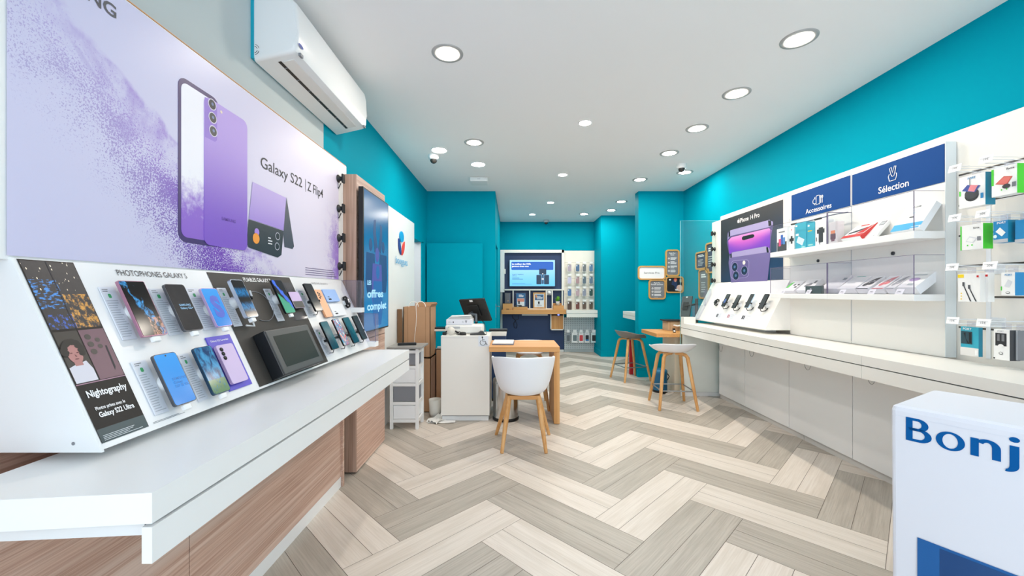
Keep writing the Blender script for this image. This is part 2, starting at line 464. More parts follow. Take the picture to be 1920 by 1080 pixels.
for px, py, lb, r, k in (
    (839, 100, 'round recessed spotlight nearest the white air conditioner', .098, 'ring'),
    (1498, 73, 'first recessed spotlight of the row along the right teal wall, nearest the shop front', .098, 'ring'),
    (1381, 175, 'second recessed spotlight of the row along the right teal wall', .098, 'ring'),
    (1307, 240.5, 'third recessed spotlight of the row along the right teal wall', .098, 'ring'),
    (1255, 287, 'fourth recessed spotlight of the right row, in front of the right dome camera', .098, 'ring'),
    (889, 267, 'warm recessed spotlight with grey ring beyond the air conditioner, beside the dome camera light', .098, 'ring'),
    (823.5, 281, 'warm flat round ceiling light right above the left dome camera', .085, 'flat'),
    (896.6, 307.6, 'cool white flat round ceiling light just before the white ceiling box', .085, 'flat'),
    (1097, 230, 'small frameless spot, nearest of the line down the middle of the ceiling', .062, 'small'),
    (1055, 327.6, 'small frameless spot, second of the line down the middle of the ceiling', .062, 'small'),
    (1032, 379.5, 'small frameless spot, third of the line down the middle of the ceiling', .062, 'small'),
    (998, 402, 'small frameless spot nearest the back wall, left of the small dome camera', .062, 'small'),
    (1200, 336.6, 'recessed spotlight with grey ring left of the right dome camera', .098, 'ring'),
    (1284, 323, 'recessed spotlight with grey ring hidden partly by the right dome camera', .098, 'ring'),
    (1095, 401, 'recessed spotlight with grey ring nearest the wall of phone cases', .098, 'ring'),
    (1146, 394, 'recessed spotlight with grey ring before the teal column, farther of two', .098, 'ring'),
    (1165, 378, 'recessed spotlight with grey ring before the teal column, nearer of two', .098, 'ring')):
    downlight(px, py, lb, r, k)
DOMEM = plain('#2c2b2a', .15)
for px, py, lb in ((813, 291, 'white dome camera on the ceiling near the left teal wall'), (1278, 308, 'white dome camera on the ceiling above the grey stool'), (1024, 411, 'small dark dome camera on the ceiling at the back wall')):
    p = on_ceiling(px, py); small = px == 1024
    if small: p.y = 8.3; p.x = (1024-CX)/FOC*8.3
    t = thing('dome_camera', lb, 'security camera', (p.x, p.y, CEIL), 'dome cameras on the ceiling')
    fr = Frame((p.x, p.y, CEIL), (1, 0, 0), (0, -1, 0)); k = 1.0
    MB().lathe(fr, [(.055*k, 0), (.056*k, .03*k), (.05*k, .045*k), (.037*k, .05*k)]).build('housing', WHITE if not small else LGREY, t)
    MB().lathe(fr, [(.037*k, .048*k), (.036*k, .066*k), (.026*k, .082*k), (.012*k, .09*k), (0, .092*k)]).build('dome', DOMEM, t)
p = on_ceiling(899, 336)
t = thing('access_point', 'flat white square box fixed on the ceiling above the end of the left wall', 'network box', (p.x, p.y, CEIL))
MB().wrbox(p.x-.115, p.x+.115, p.y-.115, p.y+.115, CEIL-.055, CEIL, .012).build('housing', WHITE_M, t)
MB().wbox(p.x-.02, p.x+.02, p.y-.1165, p.y-.1155, CEIL-.03, CEIL-.024).build('logo', LGREY, t)

# ---- air conditioner
t = thing('air_conditioner', 'white wall-mounted air conditioner above the lilac phone poster', 'air conditioner', (-1.25, 2.4, 2.36))
YA, YZ = 1.93, 2.86
prof = [(-1.238, 2.362), (-1.06, 2.402), (-1.042, 2.412), (-1.031, 2.435), (-1.028, 2.5), (-1.03, 2.6), (-1.04, 2.645), (-1.06, 2.665), (-1.1, 2.672), (-1.238, 2.672)]
bm = bmesh.new()
r0 = [bm.verts.new((x, YA, z)) for x, z in prof]; r1 = [bm.verts.new((x, YZ, z)) for x, z in prof]
n = len(prof)
bm.faces.new(r0); bm.faces.new(r1[::-1])
for i in range(n): bm.faces.new((r0[i], r1[i], r1[(i+1) % n], r0[(i+1) % n]))
bm.edges.ensure_lookup_table()
es = [e for e in bm.edges if abs(e.verts[0].co.y-e.verts[1].co.y) < 1e-6 and max(v.co.x for v in e.verts) > -1.2]
bmesh.ops.bevel(bm, geom=es, offset=.02, segments=4, affect='EDGES', profile=.5)
bm.normal_update(); bm.verts.index_update()
mb = MB(); mb.add([v.co.copy() for v in bm.verts], [[v.index for v in f.verts] for f in bm.faces], 0, True); bm.free()
ac = mb.build('body', plain('#e6e8e9', .3, var=.01), t)
mod = ac.modifiers.new('en', 'EDGE_SPLIT'); mod.split_angle = R(28)
MB().wbox(-1.25, -1.236, YA-.004, YZ, 2.37, 2.70).build('back_plate', TEALP, t)
AB = Frame((-1.238, 0, 2.362), (0, 1, 0), (.178, 0, .04))
s0, s1 = AB.uv(522, 116, .001), AB.uv(650, 241, .001)
MB().rect(AB, s0[0], s1[0], s1[1]-.006, s1[1]+.010, .001).build('outlet_slot', BLACK, t)
MB().rbox(AB, s0[0]+.005, s1[0]-.005, s1[1]+.012, s1[1]+.07, .0005, .004, .001).build('louver', plain('#e2e2e0', .25, var=.01), t)
fp = MB()
for k in range(7):
    a = s0[0]+(s1[0]-s0[0])*(k+.5)/7; fp.box(AB, a-.003, a+.003, s1[1]-.006, s1[1]+.010, .0008, .0025)
fp.build('fin', MGREY, t)
AF = Frame((-1.0275, 0, 0), (0, 1, 0), (0, 0, 1))
a = at_side(564, 87, -1.0275)
MB().disc(AF, a.y, a.z, .0012, .022, .0095).build('logo', plain('#26459c', .4), t)
ae = BK(YA); q = at_depth(481, 93, YA)
mk = MB()
for rr in (.016, .025):
    for t0, t1 in ((-75, -15), (15, 75)):
        mk.tube([(q.x-.012+rr*math.cos(R(u)), YA-.0006, q.z+rr*math.sin(R(u))) for u in range(t0, t1+1, 12)], .0012, 5)
mk.build('print', BLACKM, t)
MB().wbox(-1.04, -1.028, YA+.03, YA+.055, 2.402, 2.416).wbox(-1.04, -1.028, YZ-.055, YZ-.03, 2.402, 2.416).build('clip', MGREY, t)
# ================================================================== left side: counter, poster, sloped display
WALNUT = wood('walnut_laminate', ('#cdab99', '#ae8a78', '#dec4b5'), 1, 190)
WALNUTV = wood('walnut_laminate_upright', ('#b89683', '#957462', '#cbab98'), 2, 150)
OAK = wood('oak_veneer', ('#d29a5c', '#c98e50', '#dba76b'), 0, 70)
OAKY = wood('oak_veneer_long', ('#d29a5c', '#c98e50', '#dba76b'), 1, 70)
OAKZ = wood('oak_leg_wood', ('#d39f62', '#c48c4e', '#e0b27a'), 2, 90)
t = thing('display_counter', 'long white counter with walnut front below the lilac phone poster', 'counter', (-1.0, 1.7, 0))
def plan(pts, z0, z1, mb=None):
    return (mb or MB()).prism(WORLD, pts, z0, z1)
XE = -.70
plan([(-1.098, .742), (XE, .783), (XE, 2.74), (-1.098, 2.74)], .80, .86).build('worktop', WHITE, t)
plan([(XE-.02, .783), (XE, .783), (XE, 2.74), (XE-.02, 2.74)], .722, .793).build('fascia', WHITE, t)
MB().wbox(XE-.03, XE-.012, .80, 2.735, .785, .802).build('joint', plain('#4b4f55', .6), t)  # dark strip standing in for the shade in the gap above the fascia
plan([(-1.098, .775), (XE-.03, .805), (XE-.03, 2.72), (-1.098, 2.72)], .765, .80).build('apron', GREYW, t)
MB().wbox(-1.236, -1.10, .3, 1.371, .066, .798).wbox(-1.236, -1.10, 1.375, 2.59, .066, .798).build('panel', WALNUT, t)
MB().wbox(-1.245, -1.088, 2.59, 2.612, .0, .80).build('end_panel', WALNUT, t)
MB().wbox(-1.249, -1.238, .3, 2.6, .0, 1.30).build('cladding', WALNUT, t)
MB().wbox(-1.236, -1.099, .3, 2.588, 0, .065).build('plinth', WHITE, t)

# big lilac poster panel
A0, A1 = LP.uv(12, 400)[0], LP.uv(634.5, 400)[0]
AEND = LP.uv(650, 400)[0]
ZB, ZT = 1.335, 2.125
t = thing('poster_panel', 'huge lilac and purple phone poster on the left wall', 'poster', (-1.2, 1.9, 1.3))
MB().wrbox(-1.236, -1.161, A0-.10, AEND, 1.325, ZT+.006, .003).build('backing', WHITE, t)
MB().wbox(-1.22, -1.160, A0-.1, AEND-.01, ZT+.006, ZT+.0085).build('edge_trim', plain('#d99a62', .5), t)
def poster_mat():
    m = Mat('lilac_poster_print', .35, spec=.3)
    P = m.coord('Object'); g = m.new('ShaderNodeNewGeometry')
    x, y, z = m.xyz(g.outputs['Position'])
    pos = g.outputs['Position']
    big = m.noise(pos, 5.0, 4, .6); mid = m.noise(pos, 14.0, 4, .65, .4)
    fine = m.noise(pos, 170.0, 2, .6); grain = m.noise(pos, 420.0, 1, .5)
    d = z - (2.06 - (y-1.0)*.70) + (big-.5)*.22            # 0 on the plume's upper edge, negative below
    w = .36 + (y-1.0)*.26
    under = d.step(.0, -.03)
    q = (d*-1.0)/w                                            # 0..1 across the plume
    streak = m.noise(pos, 3.2, 5, .7, 1.4)
    solid = under*q.step(.42, .0)*(mid*.5+streak*.5).step(.40, .62)
    wisp = under*q.step(.9, .3)*streak.step(.52, .66)
    along = (y*1.0).step(.95, 1.6, .38, 1.0)
    sp = fine*.65+grain*.35
    spray = under*q.step(1.3, .35)*q.step(.12, .5)
    dots = (sp+spray*along*.20+mid*.28+streak*.16).step(.795, .86)*under*q.step(1.3, .8)
    edge = (y-2.40).step(0.0, .3)*(z-1.98).step(0.0, -.45)
    edots = edge*((sp*.6+mid*.6+edge*.22).step(.66, .80))
    f = (solid*.95*along).mx(wisp*.6*along).mx(dots*along*1.0).mx(edots*.85)
    base = m.mix((y-1.0).step(0, 1.3), '#cdcbe6', '#dcd5e8')
    tone = m.mix(q.step(.0, .9), '#8450c4', '#6234a8')
    c = m.mix(f, base, tone); m.base(c); return m.m
MB().rect(LP, A0, A1, ZB, ZT, .001).build('print', poster_mat(), t)
PUR = plain('#8a5fc8', .35); PURL = plain('#a98ad8', .35); PURD = plain('#3d2a66', .35); INK = plain('#25232b', .5)
def lp_poly(pts): return [LP.uv(x, y, .001) for x, y in pts]
fa0, fa1 = LP.uv(333, 300)[0], LP.uv(392, 300)[0]
b0, b1 = 1.427, 2.007
def grad_mat(name, c0, c1, axis=2, lo=0.0, hi=1.0, rough=.35, emit=0.0):
    m = Mat(name, rough); g = m.new('ShaderNodeNewGeometry'); k = m.xyz(g.outputs['Position'])[axis]
    c = m.mix(k.step(lo, hi), c0, c1); m.base(c)
    if emit: m.emit(c, emit)
    return m.m
MB().slab(LP, fa0, fa1+.05, b0, b1, .001, .0022, .035).build('print', PURD, t)
scr = Mat('pictured_screen', .35); g = scr.new('ShaderNodeNewGeometry'); gy, gz = scr.xyz(g.outputs['Position'])[1:]
nn = scr.noise(g.outputs['Position'], 26, 4, .7)
scr.base(scr.mix(((gz*-1.0)+1.62+gy*.25-.36+(nn-.5)*.25).step(-.06, .1), '#f0eef6', '#8d62cb'))
MB().slab(LP, fa0+.012, fa1+.04, b0+.018, b1-.016, .0024, .003, .026).build('print', scr.m, t)
ba0, ba1 = LP.uv(380.5, 300)[0], LP.uv(462, 300)[0]
BACKP = grad_mat('pictured_phone_back', '#7f55c6', '#b59adf', 2, 1.5, 1.98)
MB().slab(LP, ba0, ba1, 1.43, 1.992, .0032, .0042, .03).build('print', BACKP, t)
isl = [LP.uv(x, y, .004) for x, y in ((383, 176), (405, 190), (412, 200), (412, 258), (405, 270), (383, 262))]
MB().poly(LP, [(ba0+.004, 1.985), (ba0+.055, 1.985), (ba0+.066, 1.972), (ba0+.066, 1.845), (ba0+.055, 1.835), (ba0+.004, 1.835)], .0046).build('print', plain('#9273cf', .35), t)
rg = MB(); bl = MB(); gl = MB()
for px, py in ((398, 196), (399, 221), (400, 246)):
    a, b = LP.uv(px, py, .005); rg.disc(LP, a, b, .005, .0215); bl.disc(LP, a, b, .0053, .018); gl.disc(LP, a+.001, b+.002, .0056, .006)
rg.build('print', plain('#d9d3e4', .3), t); bl.build('print', plain('#22232b', .3), t); gl.build('print', plain('#6b7ea8', .3), t)
a, b = LP.uv(415, 210, .005); MB().disc(LP, a, b, .005, .006).build('print', plain('#ead9c4', .4), t)
txt('SAMSUNG', LP.sub(*LP.uv(416, 412, .005), .0038), plain('#6a44a8', .4), t, width=LP.uv(442, 412)[0]-LP.uv(416, 412)[0], bold=.02)
# folding phone pictured beside it
MB().poly(LP, lp_poly([(537, 370), (551, 462), (548, 467), (533, 463), (531, 440)]), .0022).build('print', plain('#3c4150', .35), t)
MB().poly(LP, lp_poly([(473, 341), (536, 371), (531, 432), (466, 410)]), .0028).build('print', grad_mat('pictured_flip_back', '#9d7fd4', '#b9a3de', 2, 1.5, 1.75), t)
MB().poly(LP, lp_poly([(465.5, 411), (531, 433), (527, 478), (520, 483), (466, 464), (461.5, 457)]), .003).build('print', plain('#2b2e36', .3), t)
a, b = LP.uv(482, 435, .004); MB().disc(LP, a, b, .0034, .017).build('print', plain('#a783dd', .4), t)
a, b = LP.uv(480.5, 447, .004); MB().disc(LP, a, b, .0038, .024).build('print', plain('#f29a2e', .4), t)
r2 = MB(); r3 = MB()
for px, py in ((521, 443), (520, 462)):
    a, b = LP.uv(px, py, .004); r2.disc(LP, a, b, .0034, .019); r3.disc(LP, a, b, .0037, .0155)
r2.build('print', plain('#c7c3d2', .3), t); r3.build('print', plain('#1c1d23', .3), t)
a, b = LP.uv(503, 447, .004); lines(LP, a, a+.035, b-.03, b+.01, 3, plain('#e8e8ee'), t, .0036, .4)
f1 = LP.sub(*LP.uv(488, 313), 0)
gw = LP.uv(566, 345)[0]-f1.o.y
txt('Galaxy S22', f1, INK, t, height=.052, width=gw, bold=.004, c=.002)
a = LP.uv(572.5, 345)[0]; b = f1.o.z; MB().rect(LP, a-.002, a+.002, b-.014, b+.058, .002).build('lettering', INK, t)
f2 = LP.sub(LP.uv(576, 345)[0], b, 0); txt('Z Flip4', f2, INK, t, height=.052, width=LP.uv(605, 360)[0]-f2.o.y, bold=.004, c=.002)
yr = LP.uv(217, 22)[0]; yl = yr-.262
txt('SAMSUNG', LP.sub(yl, LP.uv(217, 36)[1], 0), plain('#55555c', .5), t, height=.036, width=yr-yl, bold=.02, c=.002)
a, b = LP.uv(572, 508); lines(LP, a, LP.uv(632, 510)[0], b-.025, b+.025, 4, plain('#6d5f86'), t, .002, .3, 5)
# white margin strip with black security mounts hanging on it
MOUNT = plain('#26272a', .45)
for i, (px, py) in enumerate(((643, 335), (643.5, 391), (644, 446), (645, 499))):
    a, b = LP.uv(px, py, .034)
    w = ('highest', 'second highest', 'third highest', 'lowest')[i]
    tt = thing('security_mount', f'black security mount on the white margin of the lilac poster, {w} of four', 'phone mount', LP.p(a, b, .002), 'black mounts beside the lilac poster')
    MB().lathe(LP.sub(a, b, 0), [(.026, .0), (.026, .006), (.016, .012), (.013, .03), (0, .03)], 16).build('base', MOUNT, tt)
    MB().rbox(LP, a-.018, a+.018, b-.03, b+.03, .03, .042, .004).build('clamp', BLACKM, tt)
    MB().tube([LP.p(a, b-.03, .02), LP.p(a+.004, b-.05, .01), LP.p(a+.002, b-.065, .003)], .003, 6).build('cable', MOUNT, tt)

# sloped display
S0, S1 = LS.uv(29, 484)[0], LS.uv(704, 648)[0]
SL = .4993
t = thing('sloped_display', 'white sloped phone display standing on the left counter under the lilac poster', 'display stand', (-1.05, 1.85, .88))
mb = MB()
Y0, Y1 = .935, 2.74
pr = [(-1.155, .875), (-.948, .875), (-1.158, 1.331)]
SIDEF = Frame((0, Y0, 0), (1, 0, 0), (0, 0, 1))
mb.prism(SIDEF, [(-1.236, .892), (-.958, .892), (-.952, .884), (-1.16, 1.328), (-1.236, 1.328)], 0, -(Y1-Y0)).build('body', WHITE, t)
MB().prism(SIDEF, [(-1.236, .880), (-.9465, .880), (-.9475, .884), (-1.157, 1.331), (-1.236, 1.331)], .006, 0).build('side_panel', plain('#e3e7e9', .35, var=.01), t)
MB().wbox(-1.09, -1.02, 2.2, 2.3, .86, .892).wbox(-1.09, -1.02, 1.1, 1.2, .86, .892).build('foot', WHITE, t)
sc = MB()
for px, py in ((137, 832),):
    q = at_depth(px, py, Y0-.007); sc.disc(BK(Y0-.0065), q.x, q.z, .0005, .004)
q = at_depth(2, 522, Y0); sc.disc(BK(Y0-.0065), q.x, q.z, .0005, .004)
sc.build('screw', MGREY, t)
MB().rect(LS, Y0, Y1, .004, SL-.004, .0008).build('front_sheet', plain('#e9eaec', .25, var=.008), t)
# dark middle section
d0, d1 = LS.uv(388, 508)[0], LS.uv(544.5, 518)[0]; d0b = LS.uv(484, 729)[0]; d1b = LS.uv(612, 681)[0]
dm0, dm1 = (d0+d0b)/2, (d1+d1b)/2
CHAR = plain('#413e3b', .5, spec=.2)
MB().rect(LS, dm0, dm1, .012, SL-.008, .0018).build('print', CHAR, t)
def lstxt(body, x0, x1, py, mat, h, bold=.0, pyx=None):
    a, b = LS.uv(x0, py); a1 = LS.uv(x1, pyx or py)[0]
    return txt(body, LS.sub(a, b, 0), mat, t, height=h, width=a1-a, bold=bold, c=.0026)
lstxt('PHOTOPHONES GALAXY S', 220, 350, 517, INK, .019, .0, 521)
lstxt('PLIABLES GALAXY Z', 457, 508, 528, plain('#ffffff'), .019, .012, 529)
lstxt('AWESOME GALAXY A', 584, 614, 533, MGREY, .012, .0, 534)
# picture strip at the near end
p0, p1 = LS.uv(31, 484)[0], LS.uv(139, 490)[0]
q0, q1 = LS.uv(187, 834)[0], LS.uv(277, 806)[0]
m0, m1 = max(Y0+.004, (p0+q0)/2-.002), (p1+q1)/2
FB = .018
MB().rect(LS, m0, m1, FB, SL-.006, .0016).build('print', plain('#2e2a28', .45, spec=.2), t)
def SB(py, px=100): return LS.uv(px, py)[1]
h_mid, h_low, half = .305, .165, m0+(m1-m0)*.47
def city():
    m = Mat('night_street_picture', .4); x, y, z = m.xyz(m.coord('UV'))
    n = m.noise(m.coord('UV'), 11, 3, .7); w = m.noise(m.coord('UV', (9, 26, 1)), 1, 2, .6)
    v = m.voro(m.coord('UV', (16, 11, 1)), 1.0)
    c = m.mix(n, '#15151c', '#2d2a30')
    c = m.mix((v.lt(.17))*(y.gt(.55)), c, '#fff0d8')
    c = m.mix(w.step(.5, .62)*((y-.5).ab().lt(.2))*(x.lt(.5)), c, '#3b8fe0')
    c = m.mix(n.step(.45, .65)*y.lt(.5)*x.gt(.5), c, '#d99a3c')
    c = m.mix(n.step(.5, .6)*y.lt(.22)*x.lt(.5), c, '#2f62c8')
    m.base(c); return m.m
MB().rect(LS, m0+.003, m1-.002, h_mid+.004, SL-.009, .002).build('print', city(), t, uv=(LS, m0, m1, h_mid, SL))
MB().rect(LS, half-.0015, half+.0015, h_mid+.004, SL-.009, .0024).build('print', INK, t)
# portrait picture: dark curls, face, pale shirt
MB().rect(LS, m0+.003, half-.002, h_low+.004, h_mid-.002, .002).build('print', plain('#2b2723', .4), t)
fx = m0+.004+(half-m0)*.42; fz = h_low+.078
fc = MB(); hr = MB(); sh = MB()
rr = random.Random(4)
sh.poly(LS, [(m0+.004, h_low+.005), (half-.003, h_low+.005), (half-.003, h_low+.035), (fx+.018, h_low+.058), (fx-.012, h_low+.05), (m0+.004, h_low+.045)], .0022)
fc.disc(LS, fx, fz, .0026, .0165, .025); fc.poly(LS, [(fx-.009, fz-.03), (fx+.009, fz-.03), (fx+.009, fz-.01), (fx-.009, fz-.01)], .0024)
for k in range(26):
    tt = R(-15+210*k/25); hr.disc(LS, fx+.019*math.cos(tt)+rr.uniform(-.003, .003), fz+.008+.024*math.sin(tt)+rr.uniform(-.003, .003), .0028+k*.00001, .0075, .0065, 10)
MB().disc(LS, fx, fz+.013, .0022, .026, .027).build('print', plain('#1d1713'), t)
fe = MB().disc(LS, fx-.007, fz+.003, .003, .003, .0015, 8).disc(LS, fx+.007, fz+.003, .003, .003, .0015, 8).disc(LS, fx, fz-.013, .003, .005, .0015, 8).poly(LS, [(fx-.001, fz), (fx+.003, fz-.007), (fx-.001, fz-.007)], .003)
sh.build('print', plain('#d9d6e0'), t); fc.build('print', plain('#b9807c'), t); hr.build('print', plain('#1d1713'), t); fe.build('print', plain('#6b3a3c'), t)
MB().rect(LS, half+.001, m1-.002, h_low+.004, h_mid-.002, .002).build('print', plain('#6d4a59', .35), t)
ln = MB()
for a, b, r in ((.016, .118, .0075), (.016, .098, .0075), (.016, .078, .0075), (.036, .108, .006), (.036, .09, .006)):
    ln.disc(LS, half+a, h_low+b, .0024, r, seg=14)
ln.build('print', plain('#1a161a', .3), t)
MB().poly(LS, [(half+.048, h_low+.09), (half+.052, h_low+.09), (half+.05, h_low+.03), (half+.045, h_low+.02)], .0024).build('print', INK, t)
MB().rect(LS, m0+.001, m1-.001, h_low, h_low+.0025, .0024).build('print', plain('#a87f93'), t)
WT = plain('#f4f2f4')
txt('Nightography', LS.sub(m0+.014, h_low-.034, 0), WT, t, height=.017, width=(m1-m0)*.80, bold=.03, c=.0026)
txt('Photos prises avec le', LS.sub(m0+.018, h_low-.068, 0), WT, t, height=.0085, width=(m1-m0)*.60, bold=.02, c=.0026)
txt('Galaxy S22 Ultra', LS.sub(m0+.020, h_low-.087, 0), WT, t, height=.0125, width=(m1-m0)*.72, bold=.03, c=.0026)
MB().rect(LS, m0+.001, m1-.001, FB, FB+.034, .002).build('print', plain('#2a4148', .35), t)
lines(LS, m0+.008, m1-.01, FB+.003, FB+.018, 4, plain('#c9d2d6'), t, .0026, .35, 9)
a, b = LS.uv(286, 794); lines(LS, a, LS.uv(360, 770)[0], b-.003, b+.003, 2, MGREY, t, .002, .4, 3)

# ---- phones on the sloped display
def pic_screen(name, kind, k=.9):
    m = Mat(name, .14, spec=.25); uvc = m.coord('UV'); x, y, z = m.xyz(uvc)
    n = m.noise(uvc, 4, 4, .65, .6); w = m.noise(uvc, 9, 4, .7, 1.2)
    if kind == 'swirl':
        c = m.mix(((x*1.15+y-1.1+(n-.5)*1.2).ab()).step(.16, .02)*w.step(.35, .6), '#07080b', '#3f9ade'); c = m.mix((y.lt(.33))*(w.step(.48, .62))*x.gt(.45), c, '#b98a72')
    elif kind == 'blue': c = m.mix(y, '#2f7fd0', '#3f97e2')
    elif kind == 'brush': c = m.mix(n.step(.35, .65), '#123a66', '#3d8fc0'); c = m.mix((y.lt(.3))*w.step(.3, .5), c, '#5f7f5a')
    elif kind == 'band': c = m.mix(((y-.28).ab().mn((y-.66).ab())).step(.16, .02)*w.step(.3, .6), '#0b0d12', '#1f78b4')
    elif kind == 'green': c = m.mix((y+(n-.5)*.3+(x-.5)*.4).step(.42, .36), '#15181f', '#3f9a7c'); c = m.mix(((x*.8+y-1.0+(n-.5)*.4).ab()).step(.14, .1), c, '#3f6ad8')
    elif kind == 'colour': c = m.mix(n.step(.4, .45), '#d8e6ea', '#2b93b8'); c = m.mix(w.step(.53, .56), c, '#ee4a22'); c = m.mix(w.step(.42, .40)*y.lt(.6), c, '#f0b35a')
    elif kind == 'teal': c = m.mix((x*.6+y*.9+(n-.5)*.5).step(.5, .9), '#0c3a4a', '#1f5a66')
    elif kind == 'dark': c = m.mix(n, '#2a2a2c', '#38383a')
    else: c = m.mix(n, '#26282c', '#3b3d42')
    m.base('#050608'); m.emit(c, k); return m.m
SCR = {k: pic_screen('screen_'+k, k) for k in ('swirl', 'blue', 'brush', 'band', 'green', 'colour', 'teal', 'dark', 'plain')}
SCR['dark'] = pic_screen('screen_dim', 'dark', .8)
def quad_uv(fr, q, c):
    ps = [fr.uv(x, y, c) for x, y in q]
    ca = sum(p[0] for p in ps)/4; cb = sum(p[1] for p in ps)/4
    w = ((ps[1][0]-ps[0][0])+(ps[2][0]-ps[3][0]))/2; h = ((ps[0][1]-ps[3][1])+(ps[1][1]-ps[2][1]))/2
    return ca, cb, abs(w), abs(h)
def phone(fr, q, label, screen, body, c=.034, th=.009, holder='puck', group=None, cat='smartphone', name='smartphone', r=.009, back=False, clamp=False):
    a, b, w, h = quad_uv(fr, q, c)
    tt = thing(name, label, cat, fr.p(a, b-h/2, 0), group)
    a0, a1, b0, b1 = a-w/2, a+w/2, b-h/2, b+h/2
    MB().slab(fr, a0, a1, b0, b1, c-th, c-.0008, r).build('body', body, tt)
    e = .0022 if not back else .0005
    MB().slab(fr, a0+e, a1-e, b0+e, b1-e, c-.0008, c, r-.001).build('screen' if not back else 'back_cover', screen, tt, uv=(fr, a0, a1, b0, b1))
    if holder == 'puck':
        MB().lathe(fr.sub(a-.004, b+.0, 0), [(.024, .001), (.024, .012), (.02, .02), (.018, c-th-.0002), (0, c-th-.0002)], 20).build('holder', GREYW, tt)
        MB().rbox(fr, a-.012, a+.014, b0-.018, b0-.001, c-th-.004, c-.001, .003).build('plug', WHITE, tt)
    if clamp:
        mb = MB()
        for s in (-1, 1): mb.box(fr, a+s*(w/2), a+s*(w/2+.006), b-h*.12-.008, b-h*.12+.004, c-th-.012, c+.002)
        mb.box(fr, a-w/2-.004, a+w/2+.004, b-h*.12-.008, b-h*.12+.004, c-th-.012, c-th-.0005)
        mb.build('clamp', BLACKM, tt)
        MB().lathe(fr.sub(a-.002, b-h*.12, 0), [(.022, .001), (.022, .01), (.016, c-th-.012), (0, c-th-.012)], 16).build('holder', GREYW, tt)
        MB().tube([fr.p(a, b0+.002, c-th-.004), fr.p(a-.006, b0-.012, c-.022), fr.p(a-.004, b0-.005, .004)], .0022, 6).build('cable', BLACKM, tt)
    return tt, (a, b, w, h)
PH = 'phones on the left sloped display'
BODYP = plain('#a8788f', .3, .4); BODYG = plain('#54565c', .3, .5); BODYL = plain('#b9a3cf', .3, .4); BODYB = plain('#22415c', .3, .5); BODYK = plain('#1a1c20', .3, .4)
pt, _ = phone(LS, [(222, 526), (273, 527), (312.5, 627), (267, 631)], 'black-screened phone with blue and copper smoke, pink frame, under the PHOTOPHONES heading', SCR['swirl'], BODYP, group=PH, r=.004)
ph2, g2 = phone(LS, [(308, 532.5), (346.7, 533), (381, 617), (346, 621)], 'dark grey phone with small blue writing, right of the smoke wallpaper phone', SCR['dark'], BODYG, group=PH)
f = LS.sub(g2[0]-.018, g2[1]+.004, .0345); txt('SAMSUNG', f, plain('#8fc4ea'), ph2, height=.007, bold=.02, c=.0006); txt('Galaxy S22+', LS.sub(g2[0]-.018, g2[1]-.007, .0345), plain('#8fc4ea'), ph2, height=.007, bold=.02, c=.0006)
ph3, g3 = phone(LS, [(378, 541), (408, 539.6), (435, 610), (406, 613)], 'bright blue phone showing a large letter S in the upper row', SCR['blue'], BODYL, group=PH)
txt('S', LS.sub(g3[0]-.022, g3[1]-.035, .0345), glow('#2a4fc0', .8, '#050608'), ph3, height=.075, width=.045, bold=.06, c=.0006)
ph4, g4 = phone(LS, [(290, 662.5), (336.7, 660), (364.6, 754), (323, 761.7)], 'large bright blue phone, first in the lower row beside the dark picture strip', SCR['blue'], BODYG, group=PH)
MB().disc(LS, g4[0], g4[1]+g4[3]*.45, .0348, .0026).build('camera_hole', BLACK, ph4)
for i, s in enumerate(('SAMSUNG', 'Galaxy', 'S21 FE 5G')):
    txt(s, LS.sub(g4[0]-.012, g4[1]-.005-i*.011, .0345), glow('#2a69ae', .8, '#050608'), ph4, height=.0075, bold=.01, c=.0006)
phone(LS, [(361.7, 651), (400, 648), (430, 732.5), (401, 741)], 'phone with dark blue brushed wallpaper left of the purple card in the lower row', SCR['brush'], BODYB, group=PH)
# purple card with dummy phone
a, b, w, h = quad_uv(LS, [(384, 632.5), (433, 627), (471, 720), (433, 733)], .006)
t1 = thing('display_card', 'purple card behind the lilac dummy phone in the lower row', 'display card', LS.p(a, b-h/2, .002))
MB().box(LS, a-w/2, a+w/2, b-h/2, b+h/2, .0018, .006).build('card', plain('#5a4ecb', .4), t1)
txt('Galaxy S22 Lavender', LS.sub(a-w*.40, b+h*.40, .006), WT, t1, height=.007, width=w*.75, bold=.01, c=.0008)
t2, gd = phone(LS, [(406, 646), (437.5, 644), (464.6, 710), (435, 723)], 'lilac dummy phone seen from behind on the purple card', plain('#c9b4dc', .3), plain('#b79fd0', .3, .4), c=.022, th=.01, holder=None, group=PH, back=True)
cm = MB()
for k in range(3): cm.lathe(LS.sub(gd[0]-gd[2]*.28, gd[1]+gd[3]*(.38-k*.11), .022), [(.0075, 0), (.0075, .0015), (0, .0015)], 14)
cm.build('camera', BLACK, t2)
MB().box(LS, gd[0]-.02, gd[0]+.02, gd[1]-.05, gd[1]+.05, .006, .012).build('peg', GLASSV, t2)
